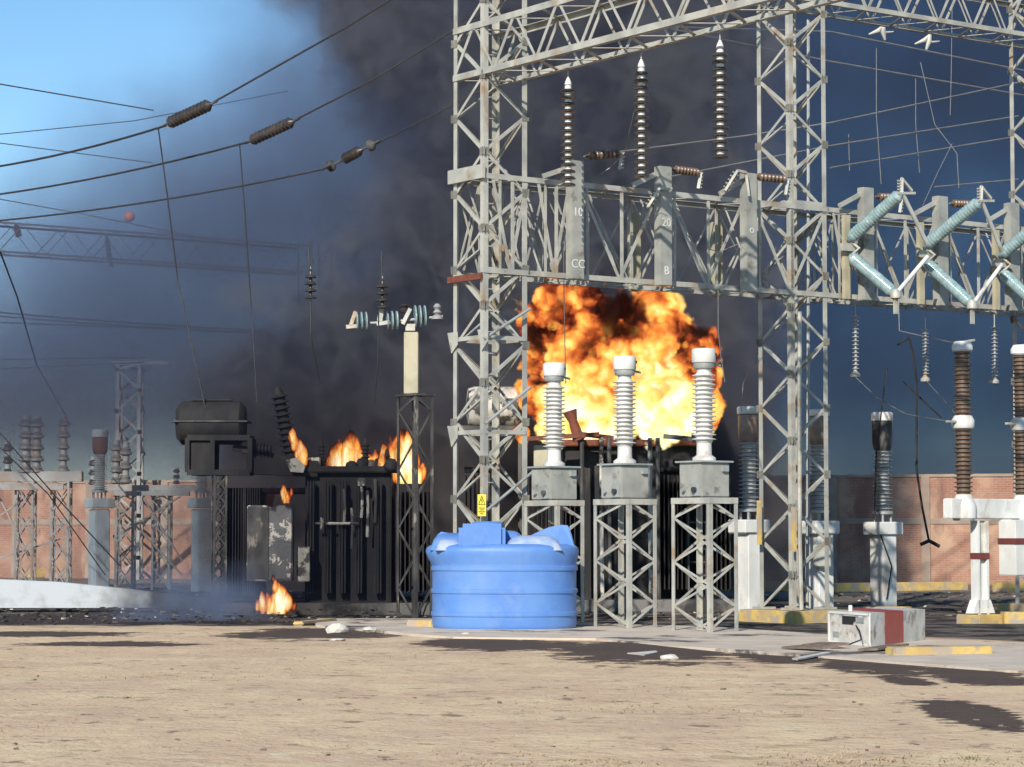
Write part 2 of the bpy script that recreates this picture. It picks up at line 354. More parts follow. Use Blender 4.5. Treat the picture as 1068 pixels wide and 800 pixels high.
def truss(root, A, d, L, wdir, wd, z0, z1, panel, m='steel', chord=0.1, brace=0.055, style='zig', name='chord'):
    """horizontal lattice beam: A = start of the near lower chord line on plan"""
    pos = [(A, z0), (A, z1), (A + wdir * wd, z0), (A + wdir * wd, z1)]
    ins = [(wdir, UP), (wdir, -UP), (-wdir, UP), (-wdir, -UP)]
    for (p, z), (u, v) in zip(pos, ins):
        MB().angle(p + UP * z, p + d * L + UP * z, u, v, chord).build(name, m, root)
    n = max(1, round(L / panel)); st = L / n
    for (p, sgn) in ((A, 1), (A + wdir * wd, -1)):
        mb = MB(); o = p + wdir * (0.018 * sgn)
        for i in range(n):
            a0 = o + d * (st * i); a1 = o + d * (st * (i + 1)); am = o + d * (st * (i + 0.5))
            if style == 'zig':
                mb.bar(a0 + UP * (z0 + 0.04), am + UP * (z1 - 0.04), brace, 0.01, d); mb.bar(am + UP * (z1 - 0.04) + wdir * 0.012 * sgn, a1 + UP * (z0 + 0.04) + wdir * 0.012 * sgn, brace * 0.7, 0.01, d)
            elif style == 'x':
                mb.bar(a0 + UP * (z0 + 0.04), a1 + UP * (z1 - 0.04), brace, 0.01, d); mb.bar(a1 + UP * (z0 + 0.04) + wdir * 0.012 * sgn, a0 + UP * (z1 - 0.04) + wdir * 0.012 * sgn, brace, 0.01, d)
                mb.bar(a0 + UP * (z0) - wdir * 0.012 * sgn, a0 + UP * (z1) - wdir * 0.012 * sgn, brace, 0.01, d)
        if mb.v: mb.build('web_bracing', m, root)
    for z, nm in ((z0 + 0.02, 'bottom_bracing'), (z1 - 0.02, 'top_bracing')):
        mb = MB()
        for i in range(n):
            a0 = A + d * (st * i) + UP * z; a1 = A + d * (st * (i + 1)) + UP * z; am = A + d * (st * (i + 0.5)) + UP * z
            mb.bar(a0 + wdir * 0.03, am + wdir * (wd - 0.03), brace, 0.01, d); mb.bar(am + wdir * (wd - 0.03) + UP * 0.012, a1 + wdir * 0.03 + UP * 0.012, brace, 0.01, d)
        mb.build(nm, m, root)

S = 1.0
N1 = Vector((-0.53, 46.5, 0)); N2 = N1 + E1 * 7.6; N3 = N1 + E1 * 15.1
TZ = 14.2
# --- gantry towers
def zat(py, Y): return at(534, py, Y).z
tw1 = empty('gantry_tower', N1 + UP * 0.1, 'tall pale steel lattice tower behind the blue tank', 'lattice tower', 'lattice towers of the gantry')
z_h = [zat(182, 46.9), zat(290, 46.9), zat(353, 46.9), zat(451, 46.9)]
lattice(tw1, N1, S, S, 0.1, TZ, 0.72, horiz=z_h[2:])
mb = MB(); L1 = N1 - E2 * S
mb.box((N1 + L1) / 2 + UP * z_h[0] - E1 * 0.05, S + 0.16, 0.06, 0.26, E2, E1); mb.build('gusset_plate', 'steel', tw1)
mb = MB(); mb.bar(N1 + UP * z_h[1] - E1 * 0.05 , L1 - E2 * 0.1 + UP * z_h[1] - E1 * 0.05, 0.12, 0.05, UP); mb.build('rusty_strut', 'rust_and_fire_red', tw1)
for zz, q in ((z_h[2], N1), (z_h[3], L1), (z_h[2], L1)):
    MB().prism([q + UP * (zz + 0.14) - E1 * 0.03 - E2 * 0.14, q + UP * (zz + 0.14) - E1 * 0.03 + E2 * 0.2, q + UP * (zz - 0.1) - E1 * 0.03 + E2 * 0.2, q + UP * (zz - 0.26) - E1 * 0.03], -E1 * 0.012).build('gusset_plate', 'steel', tw1)
for (x0, y0, x1, y1) in ((505, 353, 553, 322), (506, 442, 553, 404), (508, 532, 556, 492)):
    MB().tube([at(x0, y0, 46.35), at(x1, y1, 46.95)], 0.03).build('brace_rod', 'steel_grey', tw1)
for q in (N1, N1 + E1, N1 - E2, N1 + E1 - E2):
    MB().box(q + Vector((0, 0.0, 0.13)) + (N1 + E1 * 0.5 - E2 * 0.5 - q) * 0.12, 0.34, 0.34, 0.05, E1, E2).build('base_plate', 'steel', tw1)
for i in range(30):                          # climbing bolts on the near post
    MB().tube([N1 + E1 * 0.1 + UP * (0.6 + i * 0.4), N1 + E1 * 0.22 + UP * (0.6 + i * 0.4)], 0.012, 6).build('step_bolt', 'steel', tw1)
tw2 = empty('gantry_tower', N2 + UP * 0.1, 'middle pale lattice tower on a yellow plinth behind the overturned white box', 'lattice tower', 'lattice towers of the gantry')
lattice(tw2, N2, S, S, 0.1, TZ, 0.68, horiz=[zat(308, 51.5), zat(214, 51.5)], flip=1)
for q in (N2, N2 + E1, N2 - E2, N2 + E1 - E2):
    MB().box(q + UP * 0.13 + (N2 + E1 * 0.5 - E2 * 0.5 - q) * 0.12, 0.34, 0.34, 0.05, E1, E2).build('base_plate', 'steel', tw2)
for px, yy in ((792, 545), (828, 552)):
    c = at(px, yy, 50.6 if px > 800 else 51.4)
    MB().box(c, 0.03, 0.13, 0.9, E1, E2).build('yellow_band', 'yellow_paint', tw2)
MB().tube([at(843, 20, 51.9), at(843, 300, 51.9), at(842, 634, 51.9)], 0.035).build('conduit', 'steel_grey', tw2)
MB().tube([at(834, 325, 50.7), at(834, 560, 50.7), at(836, 636, 50.7)], 0.045).build('conduit', 'steel', tw2)
tw3 = empty('gantry_tower', N3 + UP * 0.1, 'pale lattice tower cut off by the right edge of the photo', 'lattice tower', 'lattice towers of the gantry')
lattice(tw3, N3, S, S, 0.1, TZ, 0.7)
for t in (tw1, tw2, tw3):
    pass

def plinth(c, dx, dy, z0, z1, label, grp='yellow painted concrete plinths', m='yellow_paint'):
    o = MB().bbox(Vector((c.x, c.y, (z0 + z1) / 2)), dx, dy, z1 - z0, E1, E2, 0.025).build('concrete_plinth', m)
    return tag(o, label, 'plinth', grp)
plinth(N1 + E1 * .5 - E2 * .5, 1.5, 1.5, -0.18, 0.1, 'grey concrete footing under the tower behind the blue tank', None, 'concrete')
plinth(N2 + E1 * .5 - E2 * .5, 1.55, 1.75, -0.25, 0.1, 'yellow plinth under the middle lattice tower')
plinth(N3 + E1 * .5 - E2 * .5, 1.6, 1.6, -0.25, 0.1, 'yellow plinth of the tower at the right edge')

# --- beams
bm_up = empty('gantry_beam', N1 + UP * 10.2, 'upper lattice beam slanting up to the right from the tower behind the tank', 'lattice beam', 'lattice beams of the gantry')
truss(bm_up, N1 - E2 * S - E1 * 0.02, E2, 16.0, E1, S + 0.04, 10.22, 11.24, 1.28, chord=0.12, brace=0.075)
ZB0, ZB1 = 6.5, 8.37
bm_l = empty('gantry_beam', N1 + E1 * S + UP * ZB0, 'deep lattice beam above the big fire between two towers', 'lattice beam', 'lattice beams of the gantry')
bm_r = empty('gantry_beam', N2 + E1 * S + UP * ZB0, 'deep lattice beam carrying the slanting glassy insulators at right', 'lattice beam', 'lattice beams of the gantry')
truss(bm_l, N1 + E2 * 0.02 + E1 * 0.0, E1, 8.6, -E2, S + 0.04, ZB0, ZB1, 1.43, chord=0.1, brace=0.06, style='none')
truss(bm_r, N2 + E2 * 0.02 + E1 * S, E1, 7.4, -E2, S + 0.04, ZB0, ZB1, 1.43, chord=0.1, brace=0.06, style='none')
bm_t = empty('gantry_beam', N2 + UP * 12.6, 'upper lattice beam at the top right between two towers', 'lattice beam', 'lattice beams of the gantry')
truss(bm_t, N2 + E2 * 0.02 - E1 * 3, E1, 12.5, -E2, S + 0.04, 12.6, 13.6, 1.0, chord=0.1, brace=0.06)

def beam_web(root, ts, tend):
    F0 = N1 + E2 * 0.02; mbf = MB(); mbr = MB()
    seq = list(zip(ts, ts[1:]))
    for t0, t1 in seq:
        tm = (t0 + t1) / 2
        for o_, mb_, hi_, w_ in ((F0 - E2 * 0.02, mbf, ZB1, 0.065), (F0 - E2 * 1.0, mbr, ZB0, 0.045)):
            lo_ = ZB0 + ZB1 - hi_
            mb_.bar(o_ + E1 * (t0 + 0.12) + UP * (hi_ + (0.05 if hi_ < lo_ else -0.05)), o_ + E1 * tm + UP * (lo_ + (0.05 if lo_ < hi_ else -0.05)), w_, 0.012, E1)
            mb_.bar(o_ - E2 * 0.014 + E1 * tm + UP * (lo_ + (0.05 if lo_ < hi_ else -0.05)), o_ - E2 * 0.014 + E1 * (t1 - 0.12) + UP * (hi_ + (0.05 if hi_ < lo_ else -0.05)), w_, 0.012, E1)
        mbf.bar(F0 - E2 * 0.03 + E1 * (tm + 0.06) + UP * ZB0, F0 - E2 * 0.03 + E1 * (tm + 0.06) + UP * ZB1, 0.07, 0.02, E1)
        mbr.bar(F0 - E2 * 1.02 + E1 * t0 + UP * ZB0, F0 - E2 * 1.02 + E1 * t0 + UP * ZB1, 0.06, 0.02, E1)
        mbf.bar(F0 - E2 * 0.03 + E1 * (t0 + 0.3) + UP * ZB0, F0 - E2 * 0.03 + E1 * (t0 + 0.3) + UP * ZB1, 0.05, 0.02, E1)
    for t0, t1 in seq:
        o_ = F0 - E2 * 1.03; tm = (t0 + t1) / 2
        for a_, b_ in ((t0, tm), (tm, t1)):
            mbr.bar(o_ + E1 * a_ + UP * (ZB1 - 0.05), o_ + E1 * b_ + UP * (ZB0 + 0.05), 0.04, 0.01, E1)
            mbr.bar(o_ - E2 * 0.014 + E1 * a_ + UP * (ZB0 + 0.05), o_ - E2 * 0.014 + E1 * b_ + UP * (ZB1 - 0.05), 0.04, 0.01, E1)
            mbr.bar(o_ + E1 * b_ + UP * ZB0, o_ + E1 * b_ + UP * ZB1, 0.05, 0.02, E1)
        for tt in (t0 + 0.2, tm): mbf.bar(F0 - E2 * 0.03 + E1 * tt + UP * (ZB0 + 0.06), F0 - E2 * 0.98 + E1 * tt + UP * (ZB1 - 0.06), 0.04, 0.01, E1)
    mbf.build('front_web', 'steel', root); mbr.build('rear_web', 'steel', root)
def t_front(px): return (on_front(px) - N1).dot(E1)
def on_front(px, off=0.0):     # point of the front beam line (through N1 along E1) seen at px, pushed off towards camera
    k = (px - 534) / F; A = N1 + E2 * off
    t = (k * A.y - A.x) / (E1.x - k * E1.y); return A + E1 * t
beam_web(bm_l, [t_front(p) for p in (508, 556, 600, 692.5, 782, 868)], 0)
beam_web(bm_r, [t_front(p) for p in (866, 905, 983, 1058, 1130)], 0)
# box posts bolted to the front of the beam, with painted letters
def text_part(txt, size, loc, dirx, nrm, m, parent, name='lettering'):
    cu = bpy.data.curves.new(name, 'FONT'); cu.body = txt; cu.size = size; cu.extrude = 0.003; cu.align_x = 'CENTER'; cu.align_y = 'CENTER'
    o = bpy.data.objects.new(name, cu); col.objects.link(o)
    dg = bpy.context.evaluated_depsgraph_get(); me = bpy.data.meshes.new_from_object(o.evaluated_get(dg)); bpy.data.objects.remove(o)
    M = Matrix((dirx, UP, nrm)).transposed().to_4x4(); M.translation = loc
    me.transform(M); me.materials.clear(); me.materials.append(MATS[m]); me.name = name
    o = bpy.data.objects.new(name, me); col.objects.link(o)
    if parent: o.parent = parent; o.matrix_parent_inverse = Matrix.Translation(-parent.location) if parent.type == 'EMPTY' else Matrix.Identity(4)
    return o
for beam, px, top, letters in ((bm_l, 600, 168, (('10', 222), ('CC', 276))), (bm_l, 692.5, 174, (('20', 233), ('B', 283))), (bm_l, 782, 181, (('o', 240),)),
                               (bm_r, 905, 196, ()), (bm_r, 983, 205, ()), (bm_r, 1058, 212, ())):
    p = on_front(px, 0.16); zt = zat(top, p.y)
    o = MB().bbox(Vector((p.x, p.y, (zt + ZB0 - 0.03) / 2)), 0.30, 0.2, zt - ZB0 + 0.03, E1, E2, 0.012).build('box_post', 'box_grey', beam)
    for t, yy in letters:
        text_part(t, 0.23, Vector((p.x, p.y, zat(yy, p.y))) + E2 * 0.105, E1, E2, 'white_paint', beam, 'painted_letters')
    MB().bar(p + UP * (zt - 0.12) - E1 * 0.1, p - E1 * 0.75 + UP * (ZB1 + 0.02), 0.09, 0.05, UP).build('knee_brace', 'steel', beam)
for px, top in ((662, 222), (748, 232)):
    q = on_front(px, -1.25); MB().bbox(Vector((q.x, q.y, (zat(top, q.y) + ZB0) / 2)), 0.24, 0.16, zat(top, q.y) - ZB0, E1, E2, 0.012).build('rear_box_post', 'cream', bm_l)
for px in (884, 962, 1041):
    q = on_front(px, 0.1); MB().bbox(Vector((q.x, q.y, 7.35)), 0.16, 0.1, 1.75, E1, E2, 0.01).build('mounting_plate', 'cream', bm_r)

# ================================================================== INSULATORS
def rib_prof(r0, r1, h0, h1, n, tip=0.3):
    P = []; st = (h1 - h0) / n
    for i in range(n):
        b = h0 + st * i
        P += [(r0, b), (r0, b + st * 0.35), (r1, b + st * 0.55), (r1, b + st * 0.68), (r0, b + st * 0.85)]
    P.append((r0, h1)); return P
def disc_string(top, length, n, r, label, group, axis=Vector((0, 0, -1)), discs='porcelain_dark', caps='porcelain_white', core=0.062):
    o = empty('insulator_string', top, label, 'insulator string', group)
    a = axis.normalized(); h0 = 0.28 if length > 1.2 else 0.1; st = (length - h0 - 0.05) / n
    MB().tube([top, top + a * (h0 * 0.7)], 0.012, 6).build('hook', 'steel', o)
    md = MB(); mc = MB(); cp = [(0.02, h0 * 0.45), (core * 0.9, h0 * 0.45 + 0.08 * h0 / .28), (core * 1.1, h0 - 0.015)]
    for i in range(n):
        b = top + a * (h0 + st * i)
        hb = h0 + st * i - 0.01; cp += [(core * 0.6, hb), (core, hb + st * 0.15), (core * 1.05, hb + st * 0.6), (core * 0.4, hb + st * 0.65)]
        md.lathe(b + a * (st * 0.6), a, [(core * 0.9, -st * 0.12), (r * 0.72, -st * 0.02), (r, st * 0.2), (r * 0.97, st * 0.36), (r * 0.5, st * 0.3), (core * .5, st * 0.4)], 16)
    mc.lathe(top, a, cp, 10)
    md.build('insulator_discs', discs, o); mc.build('insulator_caps', caps, o)
    return o
sideR = N1 + E1 * S
def on_beam_up(px):
    k = (px - 534) / F; t = (k * sideR.y - sideR.x) / (E2.x - k * E2.y); return sideR + E2 * t
for px, y1, nm in ((593, 197, 'dark disc string nearest the tower behind the tank, under the upper beam'), (670, 188, 'middle dark disc string hanging under the upper beam'), (753, 168, 'dark disc string under the upper beam, beside the middle tower')):
    p = on_beam_up(px); p = Vector((p.x, p.y, 10.2))
    disc_string(p, 10.2 - zat(y1, p.y), 15, 0.14, nm, 'disc strings under the upper beam')
# brown tension strings behind the deep beam, with their pale clamps
g_b = 'brown insulators along the top of the deep beam'
for i, (x0, y0, x1, y1, lb) in enumerate(((609, 163, 646, 160, 'brown insulator on the box post above the fire, nearest the left tower'), (699, 176, 728, 180, 'brown insulator on the second box post from the left tower'),
                                          (786, 184, 819, 187, 'brown insulator beside the middle tower'), (912, 205, 938, 206, 'brown insulator on the first post right of the middle tower'), (990, 212, 1014, 213, 'brown insulator between the two slanting glassy pairs'))):
    a = on_front(x0, 0.1); b = on_front(x1, 0.0); A = at(x0, y0, a.y); B = at(x1, y1, b.y)
    o = disc_string(A, (B - A).length, 7, 0.085, lb, g_b, B - A, 'porcelain_brown', 'porcelain_brown', 0.035)
    s = (B - A).normalized()
    mb = MB(); mb.bar(B - s * 0.15, B + s * 0.12, 0.05, 0.04); mb.bar(B + s * 0.08, B + s * 0.0 - UP * 0.32, 0.06, 0.05)
    for k in range(4): mb.bar(B + s * (0.06 - k * 0.012) - UP * (0.07 + 0.07 * k), B + s * (0.13 - k * 0.012) - UP * (0.08 + 0.07 * k), 0.03, 0.03)
    if i < 4: mb.build('dead_end_clamp', 'steel', o)
for px, yy, lb in ((684, 200, 'small ribbed clamp on the deep beam below the middle disc string'), (765, 182, 'small ribbed clamp on the deep beam below the right disc string')):
    p = on_front(px, 0.3); A = at(px + 4, yy - 4, p.y); B = at(px - 9, yy + 17, p.y)
    o = empty('cable_clamp', A, lb, 'clamp', None)
    MB().bar(A, B, 0.06, 0.05).build('clamp_body', 'steel', o)
    m2 = MB(); u = (B - A).normalized().cross(E2)
    for k in range(5): m2.tube([A.lerp(B, 0.15 + k * 0.18) - u * 0.08, A.lerp(B, 0.15 + k * 0.18) + u * 0.08], 0.016, 6)
    m2.build('bolt_row', 'steel', o)
    m3 = MB(); m3.bar(A, A + E1 * 0.22 - UP * 0.02, 0.07, 0.05); m3.bar(A + E1 * 0.22, Vector((A.x, A.y, ZB1)) + E1 * 0.3, 0.05, 0.04); m3.build('bracket', 'steel', o)

# slanting glassy disconnectors at right
def glassy(mx, my, ux, uy, lx, ly, jx, jy, label):
    M0 = on_front(mx, 0.18); D = M0.y
    o = empty('disconnector_switch', at(mx, my, D), label, 'disconnector switch', 'glassy disconnector switches on the deep beam')
    MU = at(mx + 1, my - 8, D); ML = at(mx + 3, my + 9, D); U = at(ux, uy, D - 0.75); Lw = at(lx, ly, D - 0.75)
    for a, b in ((MU, U), (ML, Lw)):
        L = (b - a).length; r = 0.135
        MB().lathe(a, b - a, [(0.07, 0), (0.09, 0.04), (r * .9, 0.08)] + rib_prof(r * 0.955, r, 0.1, L - 0.1, 20) + [(0.08, L - 0.04), (0.05, L)], 16).build('insulator_rod', 'glass_aqua', o)
    mb = MB()
    mb.box(at(mx, my, D), 0.34, 0.12, 0.16, E1, E2); mb.tube([MU, at(mx + 12, my + 1, D - 0.05), ML], 0.035); mb.build('hinge_bracket', 'steel', o)
    J = at(jx, jy, D + 0.2)
    MB().tube([U + UP * 0.03, J + UP * 0.1], 0.045).build('contact_rod', 'white_paint', o)
    MB().tube([Lw, J - UP * 0.18], 0.045).build('contact_rod', 'white_paint', o)
    mb = MB(); mb.bar(U - E1 * 0.1 - UP * .02, U + E1 * 0.38 + UP * 0.02, 0.06, 0.05); mb.bar(U, U + E1 * 0.02 + UP * 0.3, 0.07, 0.05); mb.bar(U + UP * 0.3, U + E1 * 0.3 + UP * 0.06, 0.05, 0.05)
    for k in range(4): mb.bar(U + UP * (0.06 + k * 0.06), U - E1 * 0.1 + UP * (0.06 + k * 0.06), 0.03, 0.03)
    mb.build('terminal_clamp', 'steel', o)
    mb = MB(); mb.lathe(Lw - UP * 0.1, UP, [(0.05, 0), (0.11, 0.02), (0.11, 0.12), (0.06, 0.2)], 12); mb.bar(Lw, Lw - UP * 0.4, 0.09, 0.05, E1); mb.build('lower_terminal', 'steel', o)
glassy(884, 258, 940, 201, 934, 307, 967, 259, 'slanting pair of pale aqua insulators nearest the middle tower')
glassy(963, 265, 1023, 209, 1014, 318, 1045, 267, 'second slanting pair of pale aqua insulators from the middle tower')
glassy(1042, 275, 1103, 217, 1094, 330, 1126, 276, 'slanting aqua insulator pair cut off by the right edge')

# small hanging strings under the right deep beam
for px, y0, y1, lb in ((892, 316, 391, 'small hanging insulator nearest the middle tower, above the white-capped column'), (965, 330, 396, 'small hanging insulator left of the tall brown breaker column'), (1037, 328, 398, 'small hanging insulator right of the tall brown breaker column')):
    p = on_front(px, -0.5); A = at(px, y0, p.y); A.z = min(A.z, ZB0)
    B = at(px, y1, p.y); o = empty('hanging_insulator', A, lb, 'insulator', 'small insulators hanging at right')
    L = A.z - B.z
    MB().tube([A, A - UP * 0.3], 0.012, 6).build('hook', 'steel', o)
    MB().lathe(A - UP * 0.25, -UP, rib_prof(0.025, 0.075, 0, L - 0.35, 14), 12).build('ribbed_body', 'porcelain_grey', o)
    MB().lathe(B + UP * 0.16, -UP, [(0.03, 0), (0.04, 0.08), (0.11, 0.15), (0.1, 0.2), (0.03, 0.22)], 12).build('clamp', 'steel', o)

# ================================================================== INSTRUMENT TRANSFORMERS ON LATTICE STANDS
CT = []
def make_ct(C, topy, label, hscale=1.0):
    z0 = 0.03; zs = 2.25
    o = empty('instrument_transformer', C + UP * z0, label, 'instrument transformer', 'white instrument transformers on lattice stands')
    a, b = 0.62, 1.0
    NC = C + E2 * b / 2 - E1 * a / 2
    lattice(o, NC, a, b, z0, zs, 0.37, 'steel', 0.075, 0.04)
    mb = MB(); Cn = [NC, NC + E1 * a, NC + E1 * a - E2 * b, NC - E2 * b]
    for k in range(4): mb.bar(Cn[k] + UP * (zs - 0.04), Cn[(k + 1) % 4] + UP * (zs - 0.04), 0.1, 0.02, UP)
    mb.build('top_frame', 'steel', o)
    MB().bbox(C + UP * (zs + 0.31), 0.60, 0.60, 0.58, E1, E2, 0.015).build('oil_box', 'box_grey', o)
    MB().box(C + UP * (zs + 0.615), 0.7, 0.7, 0.03, E1, E2).build('box_lid', 'steel_grey', o)
    c = C - E1 * 0.3 + UP * (zs + 0.14)
    MB().box(c - E1 * 0.015 + E2 * 0.15, 0.03, 0.22, 0.2, E1, E2).build('valve_plate', 'steel_grey', o)
    MB().tube([c + E2 * 0.15 - E1 * 0.03, c + E2 * 0.15 - E1 * 0.08], 0.05, 10).build('oil_valve', 'burnt_steel', o); MB().tube([c - E2 * 0.15, c - E2 * 0.15 - E1 * 0.06], 0.04, 10).build('oil_valve', 'steel_grey', o)
    cc = C + E2 * 0.3 + UP * (zs + 0.5); MB().box(cc + E1 * 0.18 + E2 * 0.03, 0.12, 0.06, 0.1, E1, E2).build('lifting_lug', 'steel_grey', o)
    ins0 = zs + 0.63; top = zat(topy, C.y); H = top - ins0
    MB().lathe(C + UP * ins0, UP, [(0.2, 0), (0.2, 0.05), (0.13, 0.1), (0.125, 0.3)] + rib_prof(0.142, 0.205, 0.32, H - 0.42, 15) + [(0.12, H - 0.4), (0.12, H - 0.3)], 28).build('ribbed_insulator', 'porcelain_white', o)
    MB().lathe(C + UP * (ins0 + H - 0.33), UP, [(0.17, 0), (0.18, 0.02), (0.18, 0.09), (0.17, 0.1)], 24).build('clamp_ring', 'steel_grey', o)
    MB().lathe(C + UP * (ins0 + H - 0.235), UP, [(0.195, 0), (0.205, 0.015), (0.205, 0.20), (0.19, 0.235), (0.15, 0.245)], 28).build('head_cap', 'white_paint', o)
    MB().box(C + UP * (ins0 + H - 0.1) + E2 * 0.16 + E1 * 0.11, 0.07, 0.02, 0.05, E1, E2).build('name_plate', 'black', o)
    if True: MB().tube([C + UP * (ins0 + H - 0.24) + E1 * 0.17, C + UP * (ins0 + H - 0.27) + E1 * 0.36], 0.02, 8).build('terminal', 'steel_grey', o)
    CT.append((o, C, top))
make_ct(Vector((0.77, 45.9, 0)), 379, 'white ribbed transformer on a lattice stand partly behind the blue tank')
make_ct(Vector((1.98, 44.1, 0)), 372, 'middle of the three white ribbed transformers on lattice stands before the fire')
make_ct(Vector((3.24, 42.35, 0)), 364, 'tallest white ribbed transformer on a lattice stand at the fire\'s right edge')

# ================================================================== COLUMN TRANSFORMERS AT RIGHT AND LEFT (white concrete columns)
def make_column_ct(px, Y, y_cap, y_head, y_rib, y_slab, w_col, label, group, head='porcelain_brown', ribs='porcelain_white', zf=None, slabw=0.75):
    c = at(px, 500, Y); c.z = gz(Y)
    o = empty('column_transformer', c, label, 'instrument transformer', group)
    P = Vector((c.x, c.y, 0)); z = lambda yy: zat(yy, Y)
    MB().bbox(P + UP * ((z(y_slab + 6) + gz(Y)) / 2), w_col, w_col, z(y_slab + 6) - gz(Y), E1, E2, 0.03).build('concrete_column', 'white_paint', o)
    MB().bbox(P + UP * (z(y_slab) + 0.0), slabw, slabw * 0.8, 0.3, E1, E2, 0.02).build('top_slab', 'white_paint', o)
    zb = z(y_slab) + 0.15; r = 0.2
    mb = MB()
    for i, j in ((-1, -1), (1, -1), (1, 1), (-1, 1)): mb.tube([P + E1 * 0.13 * i + E2 * 0.13 * j + UP * zb, P + E1 * 0.13 * i + E2 * 0.13 * j + UP * (zb + 0.2)], 0.03, 8)
    mb.lathe(P + UP * (zb + 0.18), UP, [(0.24, 0), (0.24, 0.06), (0.18, 0.08)], 20); mb.build('feet', 'steel_grey', o)
    z0 = zb + 0.26; z1 = z(y_rib)
    MB().lathe(P + UP * z0, UP, rib_prof(0.15, 0.235, 0, z1 - z0, 16), 24).build('ribbed_insulator', ribs, o)
    z2 = z(y_head)
    MB().lathe(P + UP * z1, UP, [(0.17, 0), (0.2, 0.03), (0.235, 0.15), (0.24, z2 - z1 - 0.02), (0.2, z2 - z1)], 20).build('head_tank', head, o)
    MB().lathe(P + UP * z2, UP, [(0.25, 0), (0.26, 0.02), (0.26, z(y_cap) - z2 - 0.03), (0.22, z(y_cap) - z2)], 20).build('cap', 'white_paint', o)
    return o
g_c = 'instrument transformers on white columns at right'
mat('brown_grey', (0.28, 0.2, 0.16), 0.5, c2=(0.2, 0.14, 0.11), scale=4)
make_column_ct(781, 56.4, 424, 432, 461, 549, 0.48, 'brown-headed transformer on a white column left of the middle tower', g_c, 'brown_grey', 'porcelain_grey')
make_column_ct(854, 57.8, 427, 434, 464, 550, 0.48, 'brown-headed transformer on a white column seen through the middle tower', g_c, 'brown_grey', 'porcelain_grey')
make_column_ct(920.5, 59.1, 430, 439, 470, 551, 0.46, 'scorched dark-headed transformer on a white column before the brick wall', g_c, 'burnt_steel', 'porcelain_grey', slabw=0.75)
g_w = 'instrument transformers on white columns at far left'
make_column_ct(104, 77, 448, 456, 474, 525, 0.5, 'white-capped transformer on a white column at far left, left of the far lattice tower', g_w, 'rust_and_fire_red', 'porcelain_white', slabw=0.75)
make_column_ct(211, 77, 448, 456, 474, 525, 0.5, 'transformer on a white column behind the burnt lattice leg', g_w, 'rust_and_fire_red', 'porcelain_white', slabw=0.75)
# control boxes fixed to the columns
for px, yy, Y, lb in ((857, 580, 57.4, 'grey junction box on the white column behind the middle tower'),):
    o = empty('junction_box', at(px, yy, Y), lb, 'junction box'); MB().bbox(at(px, yy, Y), 0.4, 0.14, 0.5, b=0.01).build('box_body', 'steel_grey', o); MB().bbox(at(px, yy, Y) + Vector((0, -0.085, 0)), 0.36, 0.02, 0.46, b=0.008).build('door', 'box_grey', o)

